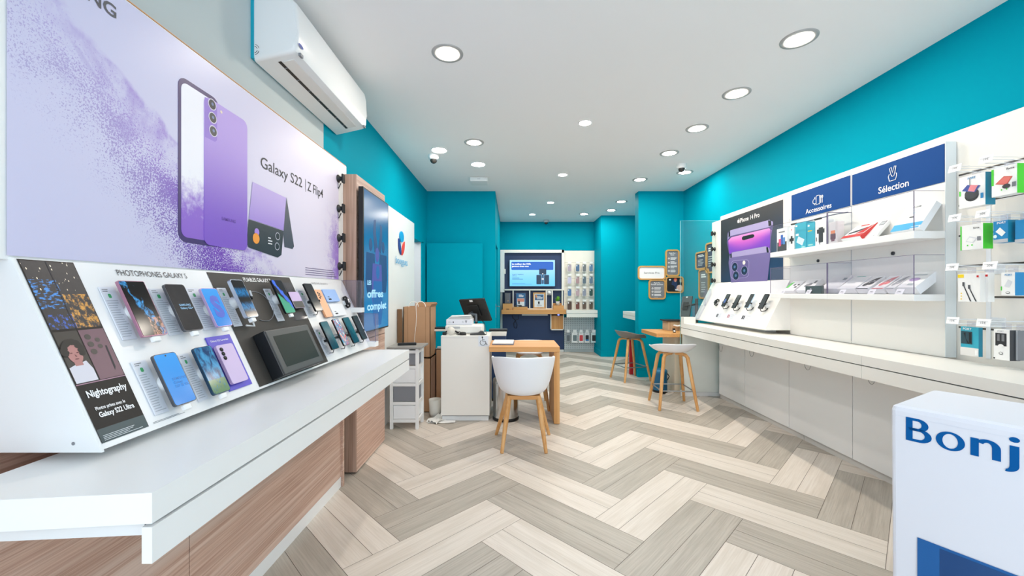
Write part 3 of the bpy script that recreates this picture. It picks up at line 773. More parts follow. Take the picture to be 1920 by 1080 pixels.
# folding phones on the dark section
t3, g5 = phone(LS, [(434, 524.4), (457, 524.4), (483, 593), (461, 596)], 'open folding phone with blue wave bands on the charcoal section, nearer one', SCR['band'], plain('#b8c4d6', .25, .6), c=.05, th=.014, group=PH)
MB().tube([LS.p(g5[0]+.02, g5[1]-.07, .03), LS.p(g5[0]+.03, g5[1]-.11, .02), LS.p(g5[0]+.0, g5[1]-.10, .01)], .004, 8).build('cable', WHITE, t3)
t3b, g6 = phone(LS, [(510, 525), (529.5, 524.4), (552.6, 585), (536, 589)], 'tall folding phone with blue and green wallpaper on the charcoal section', SCR['green'], BODYK, c=.045, th=.009, group=PH)
t4, g7 = phone(LS, [(541, 547.5), (561, 546.7), (570, 576), (553.5, 579)], 'closed lilac folding phone with black camera strip beside the charcoal section edge', plain('#c9b0dd', .3), plain('#22262e', .3, .4), c=.03, th=.016, holder=None, group=PH, back=True)
MB().rect(LS, g7[0]-g7[2]*.47, g7[0]+g7[2]*.47, g7[1]-g7[3]*.48, g7[1]-g7[3]*.08, .0304).build('cover_screen', BLACK, t4)
MB().box(LS, g7[0]-.02, g7[0]+.02, g7[1]-.02, g7[1]+.02, .0018, .014).build('peg', DGREY, t4)
# stylus cable ring beside the folding phone
a, b = LS.uv(494, 557)
t5 = thing('security_tether', 'thin looped security cable with a dark stylus clip on the charcoal section', 'security cable', LS.p(a, b, .002))
MB().tube([LS.p(a-.06+.085*math.cos(R(u)), b-.045+.07*math.sin(R(u)), .004) for u in range(-120, 121, 10)], .0016, 6).build('cable', MGREY, t5)
MB().tube([LS.p(*LS.uv(468, 545, .05), .05), LS.p(*LS.uv(472, 556, .05), .05)], .004, 8).build('stylus', LGREY, t5)
MB().tube([LS.p(*LS.uv(471, 556, .05), .05), LS.p(*LS.uv(472, 560, .05), .05), LS.p(a-.09, b+.01, .004)], .004, 8).build('clip', BLACK, t5)
# acrylic plates around the closed folding phone
for (q, w_) in (([(533, 530), (546, 529), (554, 546), (541, 547)], 'above'), ([(552, 590), (571, 580), (576, 597), (556, 600)], 'below')):
    a, b, w, h = quad_uv(LS, q, .012)
    tg = thing('acrylic_plate', f'small clear acrylic plate {w_} the closed lilac folding phone', 'acrylic plate', LS.p(a, b, .002), 'acrylic plates on the charcoal section')
    MB().box(LS, a-w/2, a+w/2, b-h/2, b+h/2, .0022, .010).build('plate', GLASSV, tg)
# tablet in a thick black case
a, b, w, h = quad_uv(LS, [(499, 618), (576, 609), (607, 675.5), (530, 708)], .055)
t6 = thing('display_tablet', 'thick black boxed tablet with a blank dark green screen', 'tablet', LS.p(a, b-h/2, .002), None)
MB().rbox(LS, a-w/2, a+w/2, b-h/2, b+h/2, .002, .055, .004).build('case', plain('#131619', .35), t6)
MB().rbox(LS, a-w/2+.004, a+w/2-.004, b-h/2+.004, b+h/2-.004, .05, .058, .002).build('bezel', plain('#33373a', .4), t6)
MB().rect(LS, a-w/2+.035, a+w/2-.028, b-h/2+.03, b+h/2-.03, .0586).build('screen', plain('#0e211f', .3, spec=.1), t6)
# third section phones
t7, _ = phone(LS, [(570, 531), (585, 532), (606, 582), (592, 584)], 'dark clamped phone in the upper row, just right of the charcoal section', SCR['dark'], BODYK, c=.045, holder=None, clamp=True, group=PH)
t8, g8 = phone(LS, [(590.5, 543), (603, 543), (623, 592.6), (611, 595.5)], 'peach orange phone lying with its back outward', plain('#f0b184', .35), plain('#e0a074', .4), c=.018, holder=None, group=PH, back=True)
cm = MB()
for k in range(3):
    cm.lathe(LS.sub(g8[0]-.014, g8[1]+g8[3]*(.38-k*.09), .018), [(.006, 0), (.006, .0012), (0, .0012)], 12)
    if k < 2: cm.lathe(LS.sub(g8[0]+.002, g8[1]+g8[3]*(.34-k*.09), .018), [(.005, 0), (.005, .0012), (0, .0012)], 12)
cm.build('camera', BLACK, t8); MB().box(LS, g8[0]-.02, g8[0]+.02, g8[1]-.05, g8[1]+.05, .0012, .009).build('peg', WHITE, t8)
for q, col, lb in (([(604, 543), (629, 542), (637, 564.4), (614, 566)], '#8fb4ea', 'light blue phone lying sideways, back outward'), ([(617.5, 570), (642, 569), (649.5, 589.6), (626, 594)], '#dfe2e8', 'white phone lying sideways, back outward, below the light blue one')):
    tt, gg = phone(LS, q, lb, plain(col, .35), plain(col, .3), c=.018, holder=None, group=PH, back=True)
    cm = MB()
    for k in range(3):
        cm.lathe(LS.sub(gg[0]-gg[2]*.30+k*.012, gg[1]-gg[3]*.30, .018), [(.005, 0), (.005, .0012), (0, .0012)], 12)
        if k < 2: cm.lathe(LS.sub(gg[0]-gg[2]*.30+k*.012, gg[1]-gg[3]*.12, .018), [(.003, 0), (.003, .0012), (0, .0012)], 12)
    cm.build('camera', BLACK, tt); MB().box(LS, gg[0]-.03, gg[0]+.03, gg[1]-.02, gg[1]+.02, .0012, .009).build('peg', WHITE, tt)
for q, s, lb in (([(601.7, 603.7), (615.6, 601), (635, 653), (622.6, 656)], 'teal', 'clamped phone with dark teal screen, first of the lower row near the acrylic boxes'),
                 ([(624.8, 597.6), (635.6, 597), (655, 645.7), (644, 649)], 'colour', 'clamped phone with a red, orange and blue wallpaper'),
                 ([(645, 595), (656, 594), (672.6, 641), (662, 645)], 'teal', 'clamped phone with dark teal screen right of the colourful one'),
                 ([(661.5, 592), (671, 591), (688.7, 634.6), (680, 637.4)], 'dark', 'clamped dark phone nearest the lower acrylic box')):
    phone(LS, q, lb, SCR[s], BODYK, c=.045, holder=None, clamp=True, group=PH)
# smart watch
def watch(fr, a, b, label, group=None):
    tt = thing('smart_watch', label, 'watch', fr.p(a, b, .001), group)
    MB().lathe(fr.sub(a, b, 0), [(.016, .001), (.014, .02), (0, .02)], 14).build('stand', GREYW, tt)
    st = MB()
    for s in (-1, 1): st.tube([fr.p(a, b+s*.018, .034), fr.p(a+.004, b+s*.034, .026), fr.p(a+.008, b+s*.036, .012), fr.p(a+.01, b+s*.016, .006)], .007, 8)
    st.build('strap', BLACK, tt)
    MB().slab(fr, a-.018, a+.018, b-.021, b+.021, .02, .038, .008).build('case', BLACKM, tt)
    MB().slab(fr, a-.014, a+.014, b-.017, b+.017, .038, .0388, .006).build('screen', SCR['plain'], tt)
a, b = LS.uv(652, 565, .03)
watch(LS, a, b, 'black smart watch on a white stand beside the upper acrylic box')
# clear acrylic boxes with white bases at the far end of the slope
for (x0, y0, x1, y1), lb in (((640, 526, 677, 577), 'upper'), ((671, 588, 704, 641), 'lower')):
    Y = 2.66 if lb == 'upper' else 2.68
    tt = thing('acrylic_holder', f'{lb} clear acrylic leaflet box at the far end of the left sloped display', 'acrylic box', at_depth((x0+x1)/2, y1, Y), 'acrylic boxes on the left display')
    p, q = at_depth(x0, y1, Y), at_depth(x1, y0, Y)
    MB().wbox(p.x, q.x, Y, Y+.003, p.z, q.z).wbox(q.x-.003, q.x, Y, Y+.06, p.z, q.z).wbox(p.x, q.x, Y+.057, Y+.06, p.z, q.z).build('box', GLASSV, tt)
    MB().wbox(p.x, q.x, Y, Y+.06, p.z-.032, p.z).build('base', WHITE, tt)
    MB().tube([V(p.x, Y, q.z), V(q.x, Y, q.z), V(q.x, Y, p.z)], .0016, 5).build('edge', EDGE, tt)
# information cards beside the phones
CARD = plain('#dcdfe8', .35, var=.01); GREENK = plain('#46a36a'); TXTC = plain('#b4b9c3')
def info_card(fr, q, label, group='information cards on the left display', mark=True, seed=1):
    a, b, w, h = quad_uv(fr, q, .004)
    tt = thing('info_card', label, 'price card', fr.p(a, b-h/2, .001), group)
    MB().box(fr, a-w/2, a+w/2, b-h/2, b+h/2, .0022, .005).build('card', CARD, tt)
    lines(fr, a-w*.42, a+w*.42, b-h*.46, b+h*.26, 16, TXTC, tt, .0054, .35, seed)
    lines(fr, a-w*.40, a+w*.1, b+h*.40, b+h*.47, 2, MGREY, tt, .0054, .4, seed+50)
    if mark: MB().slab(fr, a-w*.15, a+w*.05, b+h*.29, b+h*.37, .0052, .0056, .003).build('print', GREENK, tt)
for i, (q, lb) in enumerate((
    ([(186, 538), (214, 539), (256, 635), (229, 638)], 'information card left of the phone with smoke wallpaper'),
    ([(283, 541), (310, 542), (340, 627), (314, 629)], 'information card between the smoke phone and the dark grey phone'),
    ([(353, 540), (375, 541), (401, 618), (378, 619)], 'information card between the dark grey phone and the blue S phone'),
    ([(410, 540), (425, 540), (452, 611), (436, 613)], 'information card right of the blue S phone at the charcoal edge'),
    ([(247, 678), (278, 674), (312, 774), (289, 778)], 'information card left of the large blue phone in the lower row'),
    ([(338, 664), (355, 662), (388, 748), (368, 755)], 'information card between the large blue phone and the brushed blue phone'),
    ([(495, 542), (507, 541), (533, 601), (521, 603)], 'information card on the charcoal section between the folding phones'),
    ([(560, 543), (571, 543), (591, 592), (577, 597)], 'information card left of the clamped dark phone in the upper row'),
    ([(590, 617), (600, 616), (624, 664), (613, 670)], 'information card left of the teal phone in the lower row'))):
    info_card(LS, q, lb, seed=i)
# small print tags left of the front row
# ---- walnut pillar with portrait screen
PX = -1.07
t = thing('display_pillar', 'walnut pillar from floor up beside the left counter, carrying the portrait screen', 'pillar', (-1.16, 3.07, 0))
MB().wbox(-1.245, PX, 2.775, 3.385, .012, 2.062).build('body', WALNUT, t)
MB().wbox(-1.245, PX, 2.768, 2.775, .012, 2.062).build('end_panel', WALNUTV, t)
MB().wbox(-1.24, PX-.015, 2.79, 3.37, 0, .012).build('plinth', BLACKM, t)
MB().wbox(PX-.0005, PX+.0008, 2.775, 3.385, .905, .910).build('joint', plain('#4a352b'), t)
t = thing('portrait_screen', 'tall blue portrait screen hung on the walnut pillar', 'screen', (-1.04, 3.04, .97))
SX = -1.02; PF = Frame((SX, 0, 0), (0, 1, 0), (0, 0, 1)); sy0, sy1, sz0, sz1 = 2.762, 3.325, .965, 1.978
MB().wrbox(SX-.035, SX, sy0, sy1, sz0, sz1, .003).build('housing', BLACK, t)
MB().wbox(SX-.05, SX-.034, sy0+.2, sy1-.2, sz0+.3, sz1-.3).build('bracket', BLACKM, t)
sb = Mat('blue_portrait_picture', .2); uvx, uvy, _ = sb.xyz(sb.coord('UV')); nn = sb.noise(sb.coord('UV'), 5, 3, .6)
sb.base('#06121f'); sb.emit(sb.mix((uvy+(nn-.5)*.2).step(.1, .95), '#1f78ad', '#0f5a8c'), .8)
MB().rect(PF, sy0+.012, sy1-.012, sz0+.012, sz1-.012, .0006).build('screen', sb.m, t, uv=(PF, sy0, sy1, sz0, sz1))
W_, H_ = sy1-sy0, sz1-sz0
def PU(u, v): return (sy0+u*W_, sz0+v*H_)
def person_shape(mb, u, v, s, c):
    a, b = PU(u, v); mb.disc(PF, a, b, c, .042*s, .055*s, 16)
    mb.poly(PF, [(a-.10*s, b-.07*s), (a+.10*s, b-.07*s), (a+.12*s, b-.30*s), (a+.08*s, b-.42*s), (a-.08*s, b-.42*s), (a-.12*s, b-.30*s)], c)
fig = glow('#0a3d70', .8, '#06121f'); fig2 = glow('#4a4a9a', .8, '#06121f'); fig3 = glow('#175f9f', .8, '#06121f')
m1, m2, m3 = MB(), MB(), MB()
person_shape(m1, .25, .62, .85, .001); person_shape(m1, .75, .63, .85, .001)
person_shape(m2, .50, .56, 1.0, .0016)
person_shape(m3, .52, .43, .95, .0022)
a, b = PU(.5, .62); m1.poly(PF, [(a-.06, b-.05), (a-.09, b+.10), (a-.07, b+.19), (a-.03, b+.2), (a-.03, b+.10), (a+.02, b-.02)], .0013).poly(PF, [(a+.02, b-.02), (a+.06, b+.09), (a+.07, b+.18), (a+.11, b+.17), (a+.12, b+.08), (a+.08, b-.05)], .0013)
for mb_, mt in ((m1, fig), (m2, fig2), (m3, fig3)): mb_.build('print', mt, t)
LT = glow('#9fd0ea', .95, '#06121f')
for s, u, v, w in (('LES', .12, .335, .14), ('offres', .12, .245, .62), ('complet', .12, .155, .76)):
    a, b = PU(u, v); txt(s, PF.sub(a, b, 0), LT, t, height=.055 if s != 'LES' else .03, width=w*W_, bold=.03, c=.003)
# ---- white wall panel with the leaf logo
t = thing('wall_panel', 'tall plain white wall panel with a blue and red leaf logo', 'wall panel', (-1.22, 4.1, 0))
GX = -1.19; GF = Frame((GX, 0, 0), (0, 1, 0), (0, 0, 1))
MB().wbox(-1.245, GX, 3.40, 4.90, .0, 2.087).build('panel', plain('#e3e7e6', .45, var=.012), t)
def gpt(x, y): return GF.uv(x, y, .002)
LB = plain('#009fd8', .4); LD = plain('#1a3f8f', .4); LR = plain('#e0402f', .4)
def leaf(mb, p, q, wd):
    pts = []; P, Q = Vector(p+(0,)), Vector(q+(0,)); d = (Q-P); nrm = Vector((-d.y, d.x, 0)).normalized()
    for k in range(13): u = k/12; pts.append(P+d*u+nrm*(wd*math.sin(math.pi*u)))
    for k in range(1, 12): u = 1-k/12; pts.append(P+d*u-nrm*(wd*math.sin(math.pi*u)))
    mb.prism(GF, [(x.x, x.y) for x in pts], .002, .012)
c0 = gpt(752.2, 444); mb = MB()
mb.prism(GF, [(c0[0]+.078*math.cos(2*math.pi*k/24), c0[1]+.058*math.sin(2*math.pi*k/24)) for k in range(24)], .002, .012); mb.build('logo', LB, t)
mb = MB(); leaf(mb, gpt(746.4, 447), gpt(750.8, 478), .035); mb.build('logo', LD, t)
mb = MB(); leaf(mb, gpt(757.6, 453), gpt(752.8, 479), .035); mb.build('logo', LR, t)
f = GF.sub(*gpt(740.5, 493), 0); txt('bouygues', f, LB, t, height=.075, width=gpt(762.5, 494)[0]-f.o.y, bold=.0, c=.012)
# ================================================================== desk area
# slim drawer tower
t = thing('drawer_tower', 'slim white drawer tower with grey and white drawers beside the counter end', 'drawer unit', (-.985, 3.78, 0))
x0, x1, y0, y1 = -1.115, -.853, 3.67, 3.90; zt = .735
for x in (x0, x1-.028):
    for y in (y0, y1-.028): MB().wrbox(x, x+.028, y, y+.028, 0, zt, .002).build('leg', WHITE, t)
MB().wrbox(x0-.02, x1+.03, y0-.03, y1+.06, zt, zt+.018, .003).build('top', plain('#8f8e8c', .45), t)
for z in (.075, .235, .405, .565, .705):
    MB().wbox(x0+.028, x1-.028, y0+.004, y0+.02, z-.014, z+.014).wbox(x0+.028, x1-.028, y1-.02, y1-.004, z-.014, z+.014).wbox(x0+.004, x0+.02, y0+.028, y1-.028, z-.014, z+.014).wbox(x1-.02, x1-.004, y0+.028, y1-.028, z-.014, z+.014).build('rail', WHITE, t)
for z0, z1, c in ((.585, .69, '#7f8289'), (.422, .548, '#eceef0'), (.252, .388, '#7f8289'), (.092, .216, '#eceef0')):
    MB().wrbox(x0+.03, x1-.022, y0+.008, y1-.02, z0, z1, .004).build('drawer', plain(c, .55), t)
q = at_depth(779, 640, 3.78)
t = thing('remote_control', 'black remote control lying on the grey top of the drawer tower', 'remote control', (q.x, 3.78, zt+.018))
rc = Frame((-.985, 3.78, zt+.019), (1, .25, 0), (-.25, 1, 0))
MB().rbox(rc, -.085, .085, -.02, .02, 0, .022, .004).build('body', BLACKM, t)
MB().box(rc, -.07, .06, -.012, .012, .022, .0235).build('keypad', DGREY, t)
# cardboard boxes
KRAFT = plain('#b98f6c', .75, var=.07, scale=9); KRAFTD = plain('#9a7350', .75, var=.08, scale=9)
t = thing('cardboard_box', 'large brown cardboard box with open top, standing on another box behind the drawer tower', 'cardboard box', (-1.0, 4.34, .567), 'cardboard boxes beside the white desk')
bx0, bx1, by0, by1 = -1.135, -.852, 4.20, 4.50
def carton(t, x0, x1, y0, y1, z0, z1, lid):
    mb = MB(); w = .006
    mb.wbox(x0, x1, y0, y0+w, z0, z1).wbox(x0, x1, y1-w, y1, z0, z1).wbox(x0, x0+w, y0, y1, z0, z1).wbox(x1-w, x1, y0, y1, z0, z1).wbox(x0, x1, y0, y1, z0, z0+w)
    if lid: mb.wbox(x0, x1, y0, y1, z1-w, z1)
    mb.build('body', KRAFT, t)
carton(t, bx0, bx1, by0, by1, .570, 1.098, False)
MB().prism(Frame((bx0, 0, 0), (0, 1, 0), (0, 0, 1)), [(by1-.004, 1.095), (by1, 1.095), (by1+.05, 1.135), (by1+.046, 1.138)], .05, bx1-bx0).build('flap', KRAFTD, t)
MB().prism(BK(by0), [(bx1-.006, 1.094), (bx1, 1.094), (bx1+.02, 1.13), (bx1+.015, 1.132)], 0, -(by1-by0)).build('flap', KRAFTD, t)
MB().wbox(bx0+.045, bx0+.049, by0-.0006, by0, .575, 1.095).wbox(bx1-.052, bx1-.048, by0-.0006, by0, .575, 1.095).build('crease', KRAFTD, t)
t = thing('cardboard_box', 'lower brown cardboard box wrapped in clear film, under the open box', 'cardboard box', (-1.0, 4.34, 0), 'cardboard boxes beside the white desk')
carton(t, bx0, bx1+.004, by0-.005, by1, .002, .564, True)
MB().wbox(bx1+.005, bx1+.009, by0+.02, by1+.05, .01, .55).build('film', GLASSV, t)
t = thing('cardboard_sheet', 'flattened dark brown cardboard sheet leaning behind the open box, beside the white panel', 'cardboard', (-1.17, 4.56, 0))
MB().wbox(-1.186, -1.142, 4.16, 4.185, .568, 1.075).build('sheet', plain('#7d5c40', .8, var=.08), t)
MB().wbox(-1.188, -1.142, 4.188, 4.20, .0, .98).build('sheet', KRAFTD, t)
t = thing('twine_loop', 'white cord with loop handles hanging down the front of the open cardboard box', 'cord', (-1.0, 4.2, 1.1))
mb = MB()
for cx_ in (-1.03, -.955): mb.tube([(cx_+.05*math.cos(R(u)), 4.215, 1.098+.055*math.sin(R(u))) for u in range(0, 181, 15)], .004, 6)
mb.build('loop', plain('#ece8e2', .6), t)
MB().tube([(-1.0, 4.194, 1.10), (-.995, 4.192, 1.0), (-1.0, 4.192, .9), (-1.012, 4.192, .8), (-1.018, 4.192, .7)], .0028, 6).build('cord', plain('#ece8e2', .6), t)
t = thing('cardboard_box', 'narrow brown cardboard box hidden mostly behind the white desk cabinet', 'cardboard box', (-.78, 4.55, 0), 'cardboard boxes beside the white desk')
carton(t, -.842, -.72, 4.45, 4.66, .0, .62, True)
t = thing('paper_stack', 'crumpled white papers lying on the narrow cardboard box', 'papers', (-.79, 4.54, .621))
for k in range(3):
    f = Frame((-.78, 4.52, .622+.006*k), (1, .2*k-.2, 0), (.2-.2*k, 1, .0)); MB().box(f, -.055, .055, -.06, .06, 0, .004).build('sheet', WHITE_M, t)
# white plant pot and papers on the floor
q = on_floor(815, 783)
t = thing('waste_pot', 'small off-white round pot on the floor between box and white desk', 'pot', (q.x, q.y+.05, 0))
MB().lathe(Frame((q.x-.005, q.y+.06, 0), (1, 0, 0), (0, 1, 0)), [(0, .0), (.05, .0), (.058, .03), (.066, .17), (.061, .17), (.053, .03), (0, .02)], 24).build('pot', plain('#dcd9d0', .5), t)
q = on_floor(825, 790)
t = thing('floor_paper', 'crumpled white paper and receipt lying on the floor beside the white desk', 'paper', (q.x, q.y, 0))
rr = random.Random(2)
def crumple(f, w, h, amp, seed):
    g = random.Random(seed); H = {}
    def fn(u, v):
        k = (round(u*8), round(v*8)); H.setdefault(k, g.uniform(0, amp)); return f.p((u-.5)*w, (v-.5)*h, .003+H[k]+amp*.8*math.sin(u*5+seed)*v**2)
    return MB().grid(fn, 8, 8)
o = crumple(Frame((q.x-.02, q.y+.02, .0), (1, -.6, 0), (.6, 1, 0)), .13, .20, .03, 1).build('sheet', plain('#eeeeea', .8), t); 
crumple(Frame((q.x+.02, q.y-.03, .0), (1, .05, 0), (-.05, 1, 0)), .26, .07, .006, 5).build('receipt', plain('#f4f4f2', .8), t)
# white desk cabinet
t = thing('desk_cabinet', 'white square desk cabinet with a wheelchair sign on its front', 'cabinet', (-.45, 4.1, 0))
cx0, cx1, cy0, cy1 = -.690, -.218, 3.91, 4.32
MB().wrbox(cx0, cx1, cy0, cy1, .052, .828, .003).build('body', OFFW, t)
MB().wrbox(cx0+.01, cx1-.01, cy0+.012, cy1-.01, 0, .055, .002).build('plinth', GREYW, t)
MB().wbox(cx0, cx1, cy0-.001, cy0+.0005, .806, .8085).build('joint', LGREY, t)
MB().wbox(cx0+.01, cx1-.012, cy0+.005, cy0+.011, .046, .0505).build('joint', MGREY, t)
DF = BK(cy0-.0012)
a0, a1 = DF.uv(897, 640)[0], DF.uv(915.5, 640)[0]; b0, b1 = DF.uv(900, 649.5)[1], DF.uv(900, 629.5)[1]
sg = MB().box(DF, a0, a1, b0, b1, -.001, .001).build('sign', plain('#dfe6ee', .4), t)
w_ = a1-a0; h_ = b1-b0
mb = MB(); ca, cb = a0+w_*.46, b0+h_*.36
mb.tube([DF.p(ca+.028*math.cos(R(u)), cb+.026*math.sin(R(u)), .0018) for u in range(125, 376, 10)], .0022, 6)
mb.tube([DF.p(ca-.004, b0+h_*.80, .002), DF.p(ca-.001, cb+.012, .002), DF.p(ca+.024, cb+.012, .002), DF.p(ca+.036, cb-.02, .002), DF.p(ca+.044, cb-.016, .002)], .0026, 6)
mb.tube([DF.p(ca-.003, cb+.028, .002), DF.p(ca+.016, cb+.028, .002)], .0022, 6)
mb.disc(DF, ca-.005, b0+h_*.86, .0024, .0075, seg=14)
mb.build('print', BLACK, sg)
# things on the desk cabinet
ZD = .828
t = thing('printer', 'low white printer on the white desk cabinet', 'printer', (-.46, 4.17, ZD))
MB().wrbox(-.675, -.295, 4.06, 4.30, ZD+.001, .918, .018, 3).build('body', plain('#ecebe5', .45), t)
gp = MB()
for k in range(9): gp.wbox(-.645, -.525, 4.0588, 4.0604, .882+.0026*k, .8834+.0026*k)
gp.build('grille', LGREY, t)
MB().wbox(-.64, -.30, 4.058, 4.061, .842, .846).build('slot', LGREY, t)
t = thing('paper_box', 'white paper pack with black print on top of the printer', 'paper pack', (-.5, 4.17, .92))
MB().wrbox(-.665, -.405, 4.07, 4.28, .919, .975, .003).build('pack', plain('#e9ebf3', .5), t)
PB = BK(4.0695); txt('ô', PB.sub(-.60, .940, 0), INK, t, height=.016, bold=.04, c=.001); txt('T', PB.sub(-.475, .940, 0), INK, t, height=.022, bold=.05, c=.001)
lines(PB, -.645, -.605, .944, .954, 2, LGREY, t, .001); lines(PB, -.505, -.485, .940, .960, 3, LGREY, t, .001)
t = thing('paper_sheaf', 'loose white sheets lying askew on the paper pack', 'papers', (-.5, 4.17, .976))
for k in range(4):
    f = Frame((-.53, 4.17, .977+.009*k), (1, .05*k-.1, .012*k), (.1-.05*k, 1, 0)); MB().box(f, -.115+.006*k, .115-.004*k, -.09, .09, 0, .006).build('sheet', WHITE_M, t)
# monitor seen from the back
c = at_depth(889.5, 582, 4.36)
th = R(40)
MFr = Frame(c, (math.cos(th), -math.sin(th), 0), (0, 0, 1))
MFr = Frame(c, MFr.ex, (0, 0, 1)).tilt(R(-24)).roll(R(3))
t = thing('computer_monitor', 'black computer monitor seen from behind on the white desk cabinet', 'monitor', (c.x, c.y, ZD))
mw, mh = .385, .262
MB().rbox(MFr, -mw/2, mw/2, -mh/2, mh/2, -.028, 0, .006).build('housing', plain('#191a1b', .45), t)
MB().rbox(MFr, -mw*.22, mw*.22, -mh*.25, mh*.25, 0, .014, .01).build('back_bulge', BLACKM, t)
MB().rect(MFr, -mw/2+.012, mw/2-.012, -mh/2+.014, mh/2-.012, -.0286).build('screen', BLACK, t)
MB().box(MFr, -.024, .024, mh/2-.03, mh/2-.008, 0, .0012).build('label', WHITE, t)
ap = MFr.p(-.03, -.02, .014)
bs = Vector((-.38, 4.275, ZD))
MB().tube([ap, ap+MFr.n*.04, V(bs.x, bs.y, ap.z-.02), V(bs.x, bs.y, ZD+.11)], .018, 12).build('stand', plain('#5f666e', .35, .6), t)
MB().lathe(Frame((bs.x, bs.y, .919), (1, 0, 0), (0, 1, 0)), [(0, 0), (.016, 0), (.016, .02), (0, .02)], 16).build('base', BLACKM, t)
MB().tube([MFr.p(.03, -.09, .006), V(-.285, 4.18, .93), V(-.27, 4.10, ZD+.03), V(-.255, 4.06, ZD+.006)], .003, 6).build('cable', BLACK, t)
# small things at the desk's front edge
t = thing('card_terminal', 'black handheld card terminal lying at the right front of the white desk', 'payment terminal', (-.33, 3.97, ZD))
f = Frame((-.345, 3.985, ZD+.001), (1, .1, .0), (-.1, 1, 0))
MB().prism(Frame(f.p(0, -.035, 0), f.ex, (0, 0, 1)), [(-.07, 0), (.075, 0), (.075, .012), (.06, .036), (.035, .038), (.01, .022), (-.07, .014)], 0, -.07).build('body', plain('#2c2b29', .4), t)
MB().tube([f.p(.07, -.02, .010), f.p(.09, -.04, .006), f.p(.07, -.05, .004), f.p(.03, -.045, .004)], .003, 6).build('cable', BLACK, t)
t = thing('headset', 'white and black headset lying at the left front of the white desk', 'headset', (-.6, 3.97, ZD))
MB().lathe(Frame((-.60, 3.96, ZD+.042), (1, 0, 0), (0, .3, 1)), [(0, -.012), (.036, -.012), (.04, 0), (.036, .014), (0, .016)], 18).build('ear_cup', plain('#d7d2c8', .5), t)
MB().tube([(-.60+.065*math.cos(R(u)), 3.99, ZD+.012+.03*math.sin(R(u))) for u in range(0, 181, 15)], .008, 8).build('band', BLACKM, t)
MB().wrbox(-.685, -.645, 3.95, 4.0, ZD+.001, ZD+.03, .008).build('ear_cup', BLACK, t)
t = thing('computer_mouse', 'black mouse-shaped scanner with coiled cable in the middle of the white desk front', 'mouse', (-.49, 3.97, ZD))
MB().lathe(Frame((-.485, 3.97, ZD+.001), (1, 0, 0), (0, 1, 0)), [(0, 0), (.034, 0), (.034, .014), (.026, .028), (0, .032)], 18, sx=1.0).build('body', BLACKM, t)
MB().tube([(-.54+.02*math.cos(R(u))+.00005*u, 3.965, ZD+.018+.016*math.sin(R(u))) for u in range(0, 721, 30)], .0035, 6).build('cable', BLACK, t)
t = thing('laptop', 'dark closed tablet computer on the low white shelf left of the desk cabinet', 'tablet', (-.74, 4.5, .85))
MB().wrbox(-.86, -.70, 4.44, 4.62, .842, .862, .004).build('body', BLACKM, t)
MB().wbox(-.85, -.71, 4.45, 4.61, .862, .8635).build('screen', plain('#12343f', .2), t)
t = thing('desk_shelf', 'low white shelf behind the white desk cabinet, left of it', 'shelf', (-.76, 4.52, 0))
MB().wrbox(-.88, -.66, 4.42, 4.66, .822, .841, .003).build('top', OFFW, t)
MB().wbox(-.70, -.67, 4.62, 4.65, 0, .822).wbox(-.70, -.67, 4.42, 4.445, 0, .822).build('leg', OFFW, t)
# navy cabinet behind the table
t = thing('navy_cabinet', 'navy cabinet with white top behind the wooden desk', 'cabinet', (-.12, 4.75, 0))
nx0, nx1 = at_depth(925, 640, 4.62).x, at_depth(948, 640, 4.62).x
MB().wrbox(nx0-.02, nx1+.002, 4.62, 5.0, .03, .80, .003).build('body', plain('#223f6c', .45), t)
MB().wrbox(nx0-.03, nx1+.008, 4.60, 5.0, .75, .80, .003).build('top', OFFW, t)
MB().wbox(nx0-.018, nx1, 4.63, 4.99, 0, .03).build('plinth', BLACKM, t)
MB().tube([(nx0+.05, 4.618, .36), (nx0+.05, 4.60, .36), (nx0+.10, 4.60, .36), (nx0+.10, 4.618, .36)], .006, 6).build('handle', CHROME, t)
t = thing('keyboard', 'black keyboard on top of the navy cabinet', 'keyboard', (-.12, 4.72, .80))
MB().wrbox(nx0-.05, nx1+.02, 4.61, 4.76, .801, .822, .004).build('body', BLACKM, t)
MB().wbox(nx0-.04, nx1+.01, 4.625, 4.745, .822, .8245).build('keys', DGREY, t)
# wooden desk
t = thing('wooden_desk', 'oak desk with a slab leg, between two white chairs', 'desk', (.12, 4.05, 0))
tx0, tx1, ty0, ty1 = -.217, .452, 3.80, 4.32
MB().wrbox(tx0, tx1, ty0, ty1, .686, .735, .003).build('top', OAK, t)
MB().wrbox(tx1-.055, tx1, ty0+.01, ty1-.01, .004, .686, .003).build('leg', OAKZ, t)
MB().wbox(tx1-.05, tx1-.005, ty0+.02, ty1-.02, 0, .004).build('foot', BLACKM, t)
t = thing('paper_folder', 'stack of white documents on the left end of the oak desk', 'papers', (-.1, 4.0, .736))
f = Frame((-.085, 4.06, .736), (1, -.04, 0), (.04, 1, 0))
MB().box(f, -.105, .105, -.13, .15, 0, .006).build('cover', plain('#31406b', .5), t)
MB().box(f, -.10, .10, -.125, .145, .006, .018).build('sheet', WHITE_M, t)
MB().box(f, -.102, .098, -.11, .14, .018, .020).build('sheet', GREYW, t)
